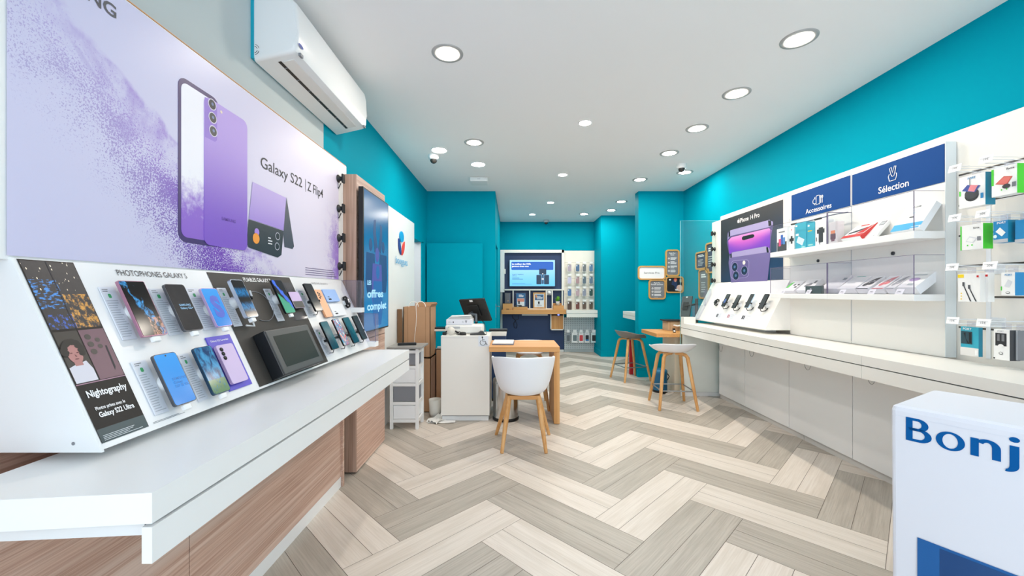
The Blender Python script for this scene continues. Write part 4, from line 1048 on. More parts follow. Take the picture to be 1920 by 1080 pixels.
# chrome pedal bin
def pedal_bin(name, loc, r, h, label, body, lid, group=None):
    t = thing(name, label, 'bin', loc, group); f = Frame(loc, (1, 0, 0), (0, 1, 0))
    MB().lathe(f, [(0, 0), (r*1.04, 0), (r*1.05, .02), (r*1.0, .03)], 28).build('base', BLACK, t)
    MB().lathe(f, [(r, .028), (r, h*.84)], 32).build('body', body, t)
    MB().lathe(f, [(r*1.02, h*.84), (r*1.03, h*.88), (r*.98, h*.95), (r*.6, h), (0, h*1.01)], 28).build('lid', lid, t)
    MB().wrbox(loc[0]-.02, loc[0]+.02, loc[1]-r-.05, loc[1]-r+.02, .006, .016, .003).build('pedal', BLACK, t)
    MB().tube([(loc[0]+r*.95, loc[1]-.03, h*.80), (loc[0]+r*1.25, loc[1]-.02, h*.68), (loc[0]+r*1.2, loc[1]+.02, h*.5), (loc[0]+r*.98, loc[1]+.03, h*.45)], .006, 8).build('handle', BLACK, t)
    return t
pedal_bin('pedal_bin', (-.062, 3.99, 0), .125, .42, 'chrome pedal bin on the floor under the oak desk', CHROME, CHROME)
pedal_bin('pedal_bin', (1.862, 5.07, 0), .088, .29, 'small blue pedal bin on the floor behind the white stool', plain('#0d5a80', .4), plain('#0f6a92', .4))
# ---- chairs and stools
def smooth(e0, e1, x):
    k = max(0, min(1, (x-e0)/(e1-e0))); return k*k*(3-2*k)
SHELLW = plain('#eef0f4', .42, var=.008); SHELLG = plain('#77736f', .45, var=.02)
def shell(name, mat, parent, zs, RX, RY, hb, hs, hf, base=.5, rows=14, seg=48, th=.008, hold=75, dip=.012):
    """moulded seat: a bowl whose rim is high at the back (-y) and low in front (+y)"""
    def fn(u, v):
        ph = 2*math.pi*u                              # 0 = back
        d = abs((math.degrees(ph)+180) % 360-180)
        h = hb+(hs-hb)*smooth(hold*.35, 100, d); h = h+(hf-h)*smooth(hold+10, 158, d)
        if v < .5:
            k = v/.5; r = base*k; z = -dip*(1-k*k)
        else:
            k = (v-.5)/.5; r = base+(1-base)*(k**.62); z = h*(k**1.25)
        return V(RX*r*math.sin(ph), -RY*r*math.cos(ph), zs+z)
    o = MB().grid(fn, seg, rows, 0, True).build(name, mat, parent, weld=True)
    m = o.modifiers.new('thick', 'SOLIDIFY'); m.thickness = th; m.offset = 0
    m = o.modifiers.new('soft', 'SUBSURF'); m.levels = 1; m.render_levels = 1
    return o
def copy_thing(src, name, label, loc, rz):
    c = src.copy(); c.name = name; COL.objects.link(c); c.location = loc; c.rotation_euler = (0, 0, rz); c['label'] = label
    for ch in list(src.children):
        d = ch.copy(); COL.objects.link(d); d.parent = c
        for g in list(ch.children):
            e = g.copy(); COL.objects.link(e); e.parent = d
    return c
def make_chair(name, label, group):
    t = thing(name, label, 'chair', (0, 0, 0), group)
    shell('seat_shell', SHELLW, t, .435, .262, .245, .315, .285, -.012, base=.60, hold=95)
    for sx, sy, fx, fy in ((-1, -1, -.172, -.20), (1, -1, .172, -.20), (-1, 1, -.232, .21), (1, 1, .232, .21)):
        top = V(sx*.115, sy*.095, .418); ft = V(fx, fy, 0)
        mb = MB(); d = (ft-top)
        pts = [top+d*k for k in (0, .25, .6, 1)]
        mb.tube(pts, [.021, .021, .018, .0135], 12); mb.build('leg', OAKZ, t)
    MB().wrbox(-.13, .13, -.115, -.075, .392, .424, .006).wrbox(-.13, .13, .075, .115, .392, .424, .006).wrbox(-.135, -.10, -.10, .10, .392, .424, .006).wrbox(.10, .135, -.10, .10, .392, .424, .006).build('seat_frame', OAK, t)
    return t
ch = make_chair('shell_chair', 'white shell armchair with oak legs in front of the oak desk', None)
ch.location = (.093, 3.325, 0)
def make_stool(name, label, mat, group):
    t = thing(name, label, 'stool', (0, 0, 0), group)
    shell('seat_shell', mat, t, .60, .248, .205, .103, .066, -.004, base=.46, hold=100, th=.009, dip=.006)
    for sx, sy in ((-1, -1), (1, -1), (-1, 1), (1, 1)):
        f = V(sx*.197, sy*.205, 0); k = V(sx*.125, sy*.11, .545)
        pts = [V(sx*.02, sy*.04, .585), V(sx*.075, sy*.075, .583), V(sx*.108, sy*.098, .572), k, k.lerp(f, .3), k.lerp(f, .65), f]
        MB().tube(pts, [.016, .018, .019, .0195, .019, .017, .0145], 10).build('leg', OAKZ, t)
    z = .20; q = 1-(z/.545); rx, ry = .197+(.125-.197)*(z/.545), .205+(.11-.205)*(z/.545)
    mb = MB()
    for a, b in (((-rx, -ry), (rx, -ry)), ((rx, -ry), (rx, ry)), ((rx, ry), (-rx, ry)), ((-rx, ry), (-rx, -ry))): mb.tube([(a[0], a[1], z), (b[0], b[1], z)], .007, 8)
    mb.build('footrest', STEEL, t)
    return t
st = make_stool('bar_stool', 'white shell bar stool with oak legs before the end of the right counter', SHELLW, 'shell bar stools')
st.location = (1.768, 4.44, 0); st.rotation_euler = (0, 0, R(-4))
copy_thing(st, 'bar_stool', 'white shell bar stool behind the oak desk, facing the entrance', (.19, 4.44, 0), math.pi)
sg_ = make_stool('bar_stool', 'grey shell bar stool with oak legs before the teal partition', SHELLG, 'shell bar stools')
sg_.location = (1.70, 5.79, 0); sg_.rotation_euler = (0, 0, R(-75))
# ================================================================== right side
t = thing('wall_counter', 'long white counter along the right wall with white cupboards under it', 'counter', (2.3, 3.1, 0))
XC, XCB = 2.04, 2.445
Yn, Yf = .9, 4.86
seam = [Yn, 2.35, 4.12, Yf]
for i in range(3): MB().wbox(XC, XCB, seam[i]+.001, seam[i+1]-.001, .826, .880).build('worktop', OFFW, t)
for i in range(3): MB().wbox(XC, XC+.02, seam[i]+.001, seam[i+1]-.001, .748, .820).build('fascia', OFFW, t)
MB().wbox(XC+.02, XCB, Yf-.02, Yf, .748, .826).build('fascia', OFFW, t)
MB().wbox(XC+.012, XC+.03, Yn, Yf-.03, .812, .828).build('joint', plain('#4b4f55', .6), t)  # shade of the gap under the worktop, put in as a dark strip
MB().wbox(XC+.03, XCB, Yn, Yf-.03, .80, .826).build('apron', GREYW, t)
MB().wbox(2.055, 2.505, 4.84, 4.858, .05, .748).build('end_panel', plain('#dfe5e0', .35), t)
MB().wbox(2.055, 2.505, 4.842, 4.856, 0, .048).build('plinth', GREYW, t)
MB().wbox(XC, XC+.14, 4.78, 4.86, .88, .955).build('upstand', OFFW, t)
CAB = plain('#ececec', .3, var=.01)
cs = [4.77, 4.24, 3.564, 2.90, 2.24, 1.58, .95]
t = thing('cupboard_run', 'row of white handleless cupboard doors under the right counter', 'cupboard', (2.48, 2.9, 0))
for i in range(6): MB().wrbox(2.452, 2.47, cs[i+1]+.0025, cs[i]-.0025, .05, .795, .0015).build('door', CAB, t)
MB().wbox(2.47, 2.505, .95, 4.775, .05, .795).build('carcass', GREYW, t)
MB().wbox(2.468, 2.505, .95, 3.40, 0, .05).wbox(2.468, 2.505, 3.405, 4.775, 0, .05).build('plinth', plain('#cfccc8', .4), t)
for i, (px, py, w) in enumerate(((1352, 655, .09), (1410, 664, .085), (1515, 688, .08), (1635, 718, .075))):
    q = at_side(px, py, 2.44); lb = ('nearest the white stool', 'second from the white stool', 'third from the white stool', 'nearest the white totem')[i]
    t = thing('cable_loop', f'thin grey cable loop hanging below the right counter, {lb}', 'cable', (2.44, q.y, q.z), 'cable loops under the right counter')
    yo = .035 if i < 3 else .025
    MB().tube([(2.436, q.y+yo*math.cos(R(u)), q.z+.03+(.055 if i < 3 else .04)*math.sin(R(u))) for u in range(170, 371, 10)], .0016, 6).build('cable', MGREY, t)
# ---- back panels
t = thing('slat_wall', 'white slotted wall panel behind the hanging accessories on the right', 'wall panel', (2.52, 3, .88))
MB().wbox(2.511, 2.527, .5, 4.85, .80, 2.16).build('panel', CREAM, t)
g = MB(); g2 = MB()
for z in (1.905, 1.735, 1.565, 1.395, 1.225, 1.055):
    g.wbox(2.509, 2.5115, .5, 2.262, z-.005, z+.005)
    g2.wbox(2.5085, 2.511, .5, 2.262, z-.008, z-.005)
g.build('groove', plain('#45423c', .4), t)
g2.build('slat_edge', WHITE, t)
for k, y in enumerate((1.55, 1.93, 2.12)): MB().wbox(2.5075, 2.5095, y-.01, y+.01, .9, 1.85).build('rail', plain('#e6eaee', .3), t)
t = thing('shelf_unit', 'white back panel with two long shelves and blue header signs on the right', 'shelf unit', (2.46, 2.9, .9))
Yp0, Ypm, Yp1 = 2.277, 2.905, 3.545
MB().wbox(2.45, 2.509, Yp0, Ypm-.002, .882, 2.10).wbox(2.45, 2.509, Ypm+.002, Yp1, .882, 2.10).build('back_panel', plain('#efede8', .4, var=.008), t)
MB().wbox(2.447, 2.4505, Ypm-.002, Ypm+.002, .9, 2.1).build('joint', LGREY, t)
MB().wbox(2.448, 2.509, Yp0-.004, Yp0, .882, 2.102).build('side_panel', plain('#dde4e6', .4), t)
for z1, th_ in ((1.597, .042), (1.238, .038)):
    for ya, yb in ((Yp0, Ypm-.001), (Ypm+.001, Yp1)):
        MB().wrbox(2.273, 2.45, ya, yb, z1-th_, z1, .002).build('shelf', WHITE, t)
SIGN = plain('#0f4688', .6, spec=.15, var=.03)
def rtxt(body, fr, mat, parent, **k): return txt(body, fr, mat, parent, **k)
sA = MB().box(RP, -3.525, -2.915, 1.876, 2.097, .0, .004).build('header_sign', SIGN, t)
sB = MB().box(RP, -2.895, -2.279, 1.876, 2.092, .0, .004).build('header_sign', SIGN, t)
f = RP.sub(*RP.uv(1510.5, 401.5, .005), .004); txt('Accessoires', f, WT, sA, height=.038, width=RP.uv(1559, 390, .005)[0]-RP.uv(1510.5, 401.5, .005)[0], bold=.012, c=.0012)
f = RP.sub(*RP.uv(1647, 363.5, .005), .004); txt('Sélection', f, WT, sB, height=.042, width=RP.uv(1704, 353, .005)[0]-RP.uv(1647, 363, .005)[0], bold=.012, c=.0012)
# icons: devices / hand with two raised fingers
def stroke(mb, fr, pts, r=.0022): mb.tube([fr.p(a, b, .0022) for a, b in pts], r, 6)
ic = MB(); a, b = RP.uv(1534, 375, .004); F0 = RP.sub(a, b, .004)
stroke(ic, F0, rrect(-.018, .018, -.036, .036, .006, 2)+[(.018, -.03)])
stroke(ic, F0, [(-.022+.02*math.cos(R(u))-.012, .02*math.sin(R(u))-.004) for u in range(60, 301, 20)])
stroke(ic, F0, [(-.036, .014), (-.03, .03)]); stroke(ic, F0, [(-.036, -.02), (-.03, -.034)])
for s in (.030, .046): stroke(ic, F0, [(s, .03), (s-.005, .02), (s, .008), (s, -.03)]); stroke(ic, F0, [(s, .03), (s+.007, .02), (s+.003, .008)])
ic.build('logo', WT, sA)
ic = MB(); a, b = RP.uv(1674.5, 330, .004); F0 = RP.sub(a, b+.012, .004)
stroke(ic, F0, [(-.022, -.04), (-.03, -.01), (-.024, .004), (-.012, 0), (-.022, .042), (-.010, .046), (-.001, .008), (.012, .05), (.022, .047), (.014, .004), (.026, .0), (.026, -.018), (.018, -.04), (-.022, -.04)])
stroke(ic, F0, [(-.012, 0), (-.004, -.014), (.008, -.012), (.014, .004)]); ic.build('logo', WT, sB)
for px, py in ((1534.5, 489), (1675, 475)):
    a, b = RP.uv(px, py); MB().lathe(RP.sub(a, b, 0), [(.012, 0), (.012, .006), (.009, .009), (0, .009)], 16).build('lock', DGREY, t)
scm = MB()
for px, py in ((1482, 412), (1482, 484), (1482, 590)): a, b = RP.uv(px, py); scm.disc(RP, a-.01, b, .0008, .004)
scm.build('screw', MGREY, t)
# acrylic covers on both shelves
for z1, ztop, nm in ((1.597, 1.825, 'upper'), (1.238, 1.462, 'lower')):
    for ya, yb, wh in ((Yp0+.002, Ypm-.004, 'nearer'), (Ypm+.004, Yp1-.002, 'farther')):
        tt = thing('acrylic_cover', f'clear acrylic cover on the {nm} right shelf, {wh} half', 'acrylic cover', (2.36, (ya+yb)/2, z1), 'acrylic covers on the right shelves')
        MB().wbox(2.2745, 2.278, ya, yb, z1+.001, ztop).build('front_pane', GLASSV if nm == 'lower' else GLASS, tt)
        MB().wbox(2.278, 2.447, ya, ya+.0035, z1+.001, ztop).build('side_pane', GLASS, tt)
        MB().wbox(2.278, 2.447, yb-.0035, yb, z1+.001, ztop).build('side_pane', GLASS, tt)
        ed = MB()
        for y in (ya, yb): ed.tube([(2.2745, y, z1+.002), (2.2745, y, ztop)], .0024, 5); ed.tube([(2.2745, y, ztop), (2.447, y, ztop)], .0013, 5)
        ed.tube([(2.2745, ya, ztop), (2.2745, yb, ztop)], .0013, 5); ed.build('edge', EDGE, tt)
# ---- packages
def pack(fr, w, h, d, label, cat, group, body, prints=(), texts=(), sides=None, name='product_box', hole=False):
    """carton whose front lower-left corner is fr's origin; prints in front-face fractions"""
    t = thing(name, label, cat, fr.p(w/2, 0, -d/2), group)
    MB().rbox(fr, 0, w, 0, h, -d, 0, .0012, 1).build('carton', body, t)
    if sides is not None: MB().rect(Frame(fr.p(w, 0, 0), -fr.n, fr.ey), 0, d, 0, h, .0006).build('side_panel', sides, t)
    for i, pr in enumerate(prints):
        k = .0007+.0003*i
        if pr[0] == 'r': mb = MB().rect(fr, w*pr[1], w*pr[2], h*pr[3], h*pr[4], k)
        elif pr[0] == 'e': mb = MB().disc(fr, w*pr[1], h*pr[2], k, w*pr[3], h*pr[4], 18, 0, pr[6] if len(pr) > 6 else 0)
        elif pr[0] == 's': mb = MB().slab(fr, w*pr[1], w*pr[2], h*pr[3], h*pr[4], 0, k, .005)
        else: mb = MB().poly(fr, [(w*u, h*v) for u, v in pr[1]], k)
        mb.build('print', pr[5] if pr[0] != 'p' else pr[2], t)
    for s, u, v, hh, m, *wd in texts: txt(s, fr.sub(w*u, h*v, 0), m, t, height=hh, width=wd[0]*w if wd else None, bold=.02, c=.0022)
    return t
GRN = plain('#46d02c', .4); TLB = plain('#0f7f9c', .4); BLU = plain('#1b86bf', .4); CYN = plain('#27a9dc', .4); RED = plain('#d3201c', .4); YEL = plain('#f0d21c', .4)
PINK = plain('#e88a92', .4); LILAC = plain('#b79ac8', .4); PW = plain('#f2f2f0', .4, var=.01); TEALB = plain('#35a9c0', .4); ORG = plain('#ee8a5a', .4)
def hang(px0, py0, px1, py1, pxs, label, body, c=.15, d=.05, price=None, tagpx=None, prints=(), texts=(), side=None, group='hanging accessory boxes on the slat wall', ptag=True, above='box'):
    """box on the slat wall: front face px0..px1, near side ends at pxs; with its hook and price tag"""
    a0, b1 = RW.uv(px0, py0, c); a1 = RW.uv(px1, py0, c)[0]; b0 = RW.uv((px0+px1)/2, py1, c)[1]
    b1 = RW.uv((px0+px1)/2, py0, c)[1]
    fr = RW.sub(a0, b0, c); w, h = a1-a0, b1-b0
    t = pack(fr, w, h, d, label, 'accessory box', group, body, prints, texts, side)
    mid = (a0+a1)/2
    MB().box(RW, mid-.02, mid+.02, b1, b1+.03, c-d/2-.0006, c-d/2+.0006).build('hang_tab', GLASSV, t)
    if ptag:
        hk = thing('display_hook', f'wire hook and price tag above the {above}', 'hook', RW.p(mid, b1+.02, .002), 'wire hooks on the slat wall')
        tb = b1+.028; L = c+.09
        mb = MB()
        mb.tube([RW.p(mid, tb-.012, .001), RW.p(mid, tb-.012, L)], .0022, 6)
        for s in (-.02, .02): mb.tube([RW.p(mid+s, tb+.01, .001), RW.p(mid+s, tb+.012, L)], .0016, 6)
        mb.tube([RW.p(mid-.02, tb+.012, L), RW.p(mid+.02, tb+.012, L)], .0016, 6)
        mb.build('hook', plain('#dfe2e5', .3), hk)
        tf = RW.sub(mid-.026, tb-.012, L+.003).tilt(R(12))
        pl = MB().box(tf, 0, .058, 0, .036, 0, .0015).build('price_tag', plain('#f6f6f6', .4), hk)
        if price: txt(price, tf.sub(.018, .012, .0015), MGREY, pl, height=.011, bold=.0, c=.0008)
        MB().wbox(2.506, 2.511, RW.p(mid, 0, 0).y-.03, RW.p(mid, 0, 0).y+.03, tb-.03, tb+.02).build('bracket', plain('#dfe2e5', .35), hk)
    return t
hang(1798, 328, 1847.5, 388, 1855, 'white and teal box picturing a phone on a black pad, hanging highest', PW, above='white and teal charger box', price='39€', side=TLB,
     prints=(('e', .50, .36, .27, .18, plain('#26282c')), ('e', .50, .42, .27, .16, plain('#3b3e44')), ('p', [(.12, .56), (.62, .44), (.84, .62), (.34, .72)], plain('#3a4f9c')), ('p', [(.36, .52), (.60, .46), (.74, .64), (.46, .70)], PINK), ('r', .03, .08, .40, .56, GRN), ('r', .84, .94, .22, .38, BLU), ('r', .42, .45, .68, .92, plain('#8a8d92'))), texts=(('PORT', .36, .88, .010, BLU),))
hang(1859, 312, 1907, 366, 1922, 'white and green box picturing a red phone, hanging highest at right', PW, above='white and green charger box picturing a red phone', price='39€', side=GRN,
     prints=(('r', 0, .10, .40, .98, GRN), ('p', [(.16, .44), (.62, .34), (.84, .60), (.50, .66)], plain('#d0503f')), ('p', [(.22, .45), (.6, .37), (.78, .58), (.50, .63)], plain('#e0746a')), ('e', .60, .30, .16, .08, DGREY), ('r', .82, .97, .24, .40, MGREY), ('e', .42, .20, .03, .025, GRN), ('e', .62, .20, .03, .025, GRN)), texts=(('Force', .62, .86, .009, INK),))
hang(1801, 421, 1843, 468, 1853, 'white and bright green charger box hanging in the second row', PW, above='white and bright green charger box', price='20€', side=GRN,
     prints=(('r', 0, .06, .0, .98, GRN), ('p', [(.24, .34), (.58, .26), (.76, .44), (.42, .54)], plain('#d8dade')), ('p', [(.28, .36), (.56, .29), (.70, .42), (.42, .49)], PW), ('r', .76, .92, .34, .50, MGREY), ('e', .34, .18, .035, .03, GRN), ('e', .54, .18, .035, .03, GRN)), texts=(('Force', .6, .82, .008, INK),))
hang(1862, 414, 1890, 455, 1903, 'teal charger box with a white plug, left of two in the second row', BLU, above='teal charger box with a white plug', price='20€', side=TLB,
     prints=(('r', 0, 1, 0, .16, LGREY), ('p', [(.18, .52), (.60, .28), (.86, .44), (.48, .70)], PW), ('e', .16, .30, .12, .08, plain('#d9eef4'))), texts=(('PORT', .30, .86, .010, PW),))
hang(1903, 412, 1924, 455, 1930, 'teal charger box right of the one picturing a white plug', BLU, side=TLB, prints=(('r', 0, 1, 0, .16, LGREY),), ptag=False, c=.14)
hang(1796, 513, 1838, 566, 1845, 'white cable box with yellow corner label and two black plugs, hanging third row', PW, above='white cable box with yellow corner label', price='20€', side=plain('#e9e8e4'), d=.03,
     prints=(('r', .0, .28, .86, .98, YEL), ('p', [(.24, .60), (.30, .58), (.62, .02), (.56, .02)], DGREY), ('p', [(.50, .50), (.56, .48), (.86, .02), (.80, .02)], DGREY), ('r', .22, .32, .56, .70, plain('#55585c')), ('r', .48, .58, .46, .60, plain('#55585c')), ('r', .86, .95, .86, .93, RED), ('e', .18, .30, .03, .025, YEL), ('e', .18, .20, .03, .025, YEL), ('e', .18, .10, .03, .025, YEL)))
hang(1845.5, 511, 1853, 566, 1855, 'second white cable box close behind the yellow-labelled one', PW, side=PW, d=.03, c=.125, prints=(('r', .3, .9, .86, .93, RED),), ptag=False)
hang(1877, 511, 1903, 554, 1916, 'white charger box with a blue side, hanging in the third row', PW, above='white charger box with a blue side', price='20€', side=BLU,
     prints=(('p', [(.24, .40), (.60, .34), (.84, .60), (.52, .70)], plain('#d6d9dd')), ('e', .50, .12, .16, .05, DGREY), ('e', .50, .125, .13, .03, PW), ('r', .0, .08, .22, .40, GRN)), texts=(('PORT', .3, .86, .008, BLU),))
hang(1801, 613, 1835, 667, 1837, 'flat teal and white cable pack with a clear window, hanging in the lowest row', TEALB, above='flat teal and white cable pack', price='15€', d=.02, side=TLB,
     prints=(('r', 0, 1, 0, .28, plain('#e2e0dc')), ('r', .04, .66, .40, .84, plain('#2a4a55')), ('p', [(.18, .78), (.30, .80), (.30, .60), (.52, .42), (.40, .42)], plain('#191b1e')), ('p', [(.48, .80), (.60, .80), (.62, .44), (.50, .44)], plain('#191b1e')), ('r', .82, .98, .04, .22, PW)), texts=(('PORT', .16, .89, .011, PW),))
hang(1863, 618, 1893, 675, 1903, 'white and black cable box with a black window, hanging in the lowest row', PW, above='white and black cable box', price='15€', side=plain('#3e4045'),
     prints=(('r', .12, .82, .46, .88, plain('#2b2d31')), ('r', .24, .40, .62, .84, plain('#77797d')), ('r', .52, .70, .62, .84, plain('#77797d')), ('e', .48, .46, .18, .06, PW), ('e', .48, .22, .13, .045, DGREY), ('e', .48, .225, .10, .03, PW), ('r', .02, .12, .02, .06, INK)), texts=(('PORT', .28, .92, .007, LGREY),))
hang(1904, 620, 1908, 676, 1917, 'grey cable box close behind the white and black one in the lowest row', LGREY, side=MGREY, c=.125, ptag=False)

# ---- boxes on the shelves: bottom front edge at pixel line
def shelf_box(x0, x1, y0, y1, c, d, label, body, tilt=0, z=1.597, turn=0, **k):
    """front face spans x0..x1 (picture) at the bottom; height from y0..y1; leaning back by tilt degrees"""
    b = z+.0015
    fr0 = RP
    a0 = fr0.uv(x0, y1, c)[0]; a1 = fr0.uv(x1, y1, c)[0]
    q = k.pop('h', None); h = q if q else fr0.uv((x0+x1)/2, y0, c)[1]-b
    fr = RP.sub(a0, b+(d*math.sin(R(tilt)) if tilt > 0 else 0), c).tilt(R(tilt))
    if turn: fr = fr.turn(R(turn))
    return pack(fr, a1-a0, h, d, label, 'product box', k.pop('group', 'boxed accessories on the right shelves'), body, **k)
UP = 'boxed accessories on the upper right shelf'; LO = 'boxed accessories on the lower right shelf'
shelf_box(1456.5, 1476, 428, 468, .12, .05, 'white box picturing blue and pink plugs, leftmost on the upper shelf', PW, group=UP,
          prints=(('r', .05, .95, .02, .42, DGREY), ('s', .40, .60, .32, .72, plain('#2b62b8')), ('s', .2, .42, .25, .56, plain('#e0487a')), ('s', .62, .8, .3, .6, plain('#4b86c4')), ('r', .2, .8, .82, .87, MGREY)))
shelf_box(1477, 1489, 426, 466, .10, .05, 'slim white box with small red mark and black plug, second on the upper shelf', PW, group=UP, prints=(('e', .6, .88, .1, .02, RED), ('r', .3, .95, .40, .52, BLACK), ('r', .5, .75, .30, .62, BLACK)))
shelf_box(1491, 1511.5, 417.5, 464.5, .125, .07, 'teal box picturing a white hub, on the upper shelf', TEALB, group=UP, sides=TEALB,
          prints=(('p', [(.12, .28), (.66, .12), (.86, .34), (.30, .50)], plain('#d6e4ec')), ('r', .08, .34, .52, .60, PW), ('r', .60, .9, .04, .09, plain('#9fd8d0')), ('e', .14, .9, .09, .035, PW)))
shelf_box(1511.8, 1527.5, 418, 461.5, .12, .01, 'teal side carton right behind the hub box on the upper shelf', TEALB, group=UP, prints=(('e', .3, .90, .12, .04, PW), ('r', .2, .7, .66, .70, YEL), ('r', .25, .8, .08, .14, plain('#9fd8d0'))))
shelf_box(1528.5, 1548.5, 413, 460, .12, .06, 'white box picturing a black car phone holder, on the upper shelf', PW, group=UP,
          prints=(('s', .34, .74, .14, .72, plain('#24272d')), ('r', .18, .88, .50, .66, plain('#24272d')), ('p', [(.40, .10), (.5, .04), (.48, .2)], plain('#24272d')), ('r', .1, .17, .2, .36, DGREY)))
shelf_box(1554, 1570, 416, 455.5, .11, .05, 'pale clear box with an orange and plum item inside, on the upper shelf', plain('#e6dcdc', .3), group=UP,
          prints=(('s', .2, .8, .22, .48, plain('#5d3346')), ('r', .25, .75, .48, .62, ORG), ('r', .3, .7, .14, .22, plain('#7a4a5a'))))
shelf_box(1576, 1612, 420, 450.5, .13, .035, 'red and white box lying tilted on the upper shelf', PW, tilt=52, h=.15, group=UP, sides=RED,
          prints=(('r', 0, 1, 0, .22, RED), ('p', [(.10, .30), (.50, .40), (.86, .62), (.80, .72), (.1, .42)], plain('#2f3135')), ('p', [(.55, .26), (.95, .26), (.98, .9), (.8, .66)], RED), ('r', .30, .72, .86, .95, RED)))
shelf_box(1617, 1640, 418, 447.5, .10, .02, 'white card with a grey device picture leaning right of the red box', PW, tilt=42, h=.17, group=UP, prints=(('r', .45, .9, .62, .84, MGREY), ('r', .5, .85, .66, .80, LGREY)))
def little_tag(px, py, z, c, label, price):
    a, b = RP.uv(px, py, c); fr = RP.sub(a, z+.0012, c).tilt(R(30))
    t = thing('price_tag', label, 'price tag', fr.p(.02, 0, 0), 'price tags on the right shelves')
    MB().box(fr, -.024, .024, 0, .034, -.0015, 0).build('card', plain('#f7f7f6', .4), t)
    txt(price, fr.sub(-.013, .011, 0), MGREY, t, height=.010, c=.0008)
little_tag(1480.5, 462, 1.597, .155, 'white price tag on the upper shelf before the slim white box', '15€')
little_tag(1636, 440, 1.597, .155, 'white price tag right of the red box on the upper shelf', '79€')
shelf_box(1669, 1723, 385, 437, .13, .035, 'white and blue box leaning back at the near end of the upper shelf', PW, tilt=33, h=.185, group=UP, sides=plain('#f4f6f7', .4),
          prints=(('p', [(0, .0), (.68, .0), (.68, .10), (1, .12), (1, .26), (0, .26)], CYN), ('e', .46, .70, .20, .10, plain('#cfe6ee')), ('e', .46, .66, .20, .10, PW), ('e', .46, .66, .08, .04, plain('#cfe6ee')), ('r', .40, .54, .48, .52, INK), ('r', .66, .96, .03, .08, CYN)), texts=(('D-COM', .30, .88, .010, INK),))
# long cable on the acrylic edge
t = thing('audio_cable', 'thin dark cable with a connector along the top of the upper acrylic cover', 'cable', (2.38, 3.2, 1.84))
w = lambda x, y, c=.06: RP.p(*RP.uv(x, y, c), c)
MB().tube([w(1488, 420), w(1532, 411), w(1556, 404), w(1575, 400), w(1590, 398)], .004, 8).build('cable', plain('#3a4560', .4), t)
MB().tube([w(1484, 421), w(1494, 419)], .0075, 8).tube([w(1528, 412), w(1540, 409)], .0075, 8).build('connector', BLACKM, t)
zl = 1.238
def earbuds(col): return (('e', .40, .42, .14, .13, col), ('e', .58, .52, .14, .13, col), ('r', .70, .86, .62, .84, col), ('r', .72, .86, .16, .3, col))
shelf_box(1467, 1487, 522, 547.5, .12, .03, 'white and green box leaning, leftmost on the lower shelf', PW, tilt=50, z=zl, h=.13, group=LO, prints=(('p', [(0, .30), (.22, .30), (.22, .9), (0, .8)], GRN), ('r', .45, .62, .50, .66, INK), ('r', .70, .92, .30, .44, INK), ('r', .78, .96, .52, .66, INK)))
shelf_box(1492, 1517, 520, 547.5, .12, .035, 'white box picturing grey lenses, second on the lower shelf', PW, tilt=50, z=zl, h=.14, group=LO, prints=earbuds(plain('#6f7075')))
shelf_box(1510, 1540, 536, 547.3, .155, .02, 'flat dark green box lying before the lens box on the lower shelf', plain('#37504d', .4), z=zl, group=LO, prints=(('r', .3, .4, .3, .7, LGREY),))
little_tag(1466, 545, zl, .17, 'white price tag before the green box on the lower shelf', '15€')
little_tag(1514, 545, zl, .172, 'white price tag before the flat dark green box on the lower shelf', '25€')
shelf_box(1538, 1571, 517, 547.3, .11, .05, 'plain white box with grey picture leaning at the middle of the lower shelf', plain('#eae7e6', .4), tilt=48, z=zl, h=.15, group=LO, sides=plain('#dcd8da', .4), prints=(('r', .72, .9, .62, .78, MGREY), ('e', .4, .5, .2, .12, plain('#dedbdc'))))
shelf_box(1570, 1602, 520, 548.5, .12, .045, 'white box with a teal corner leaning right of the acrylic joint', PW, tilt=55, z=zl, h=.16, group=LO, prints=(('r', .2, .7, .88, .95, plain('#4fa79a')), ('r', .15, .6, .40, .45, LGREY)))
little_tag(1577, 547, zl, .17, 'white price tag before the teal-cornered box on the lower shelf', '30€')
for x0, x1, col, lb in ((1604, 1626, '#2d2f34', 'white box picturing black headphones on the lower shelf'), (1634, 1655, '#e2797d', 'white and pink box picturing coral headphones on the lower shelf'), (1659, 1675, '#a9abb0', 'white box with pale grey picture right of the coral headphones box')):
    m = plain(col, .4)
    shelf_box(x0, x1, 520, 549, .12, .04, lb, PW, tilt=55, z=zl, h=.15, group=LO, prints=(('e', .34, .34, .20, .13, m), ('e', .66, .44, .20, .13, m), ('p', [(.2, .36), (.5, .78), (.9, .92), (.8, .46), (.7, .70), (.4, .5)], m), ('r', 0, 1, 0, .05, m)))
little_tag(1632, 548.5, zl, .172, 'white price tag between the black and coral headphones boxes', '39€')
little_tag(1684, 549, zl, .172, 'white price tag before the large white box with a lilac picture', '39€')
shelf_box(1681, 1716, 510, 549.5, .12, .05, 'large white box with a lilac picture, near end of the lower shelf', PW, tilt=52, z=zl, h=.19, group=LO, sides=plain('#f3f3f5', .4), prints=(('e', .45, .40, .28, .09, LILAC), ('r', .1, .8, .62, .66, LGREY), ('r', .5, .8, .90, .97, plain('#6d9a90')), ('r', .4, .7, .1, .2, plain('#b9c4c4'))))

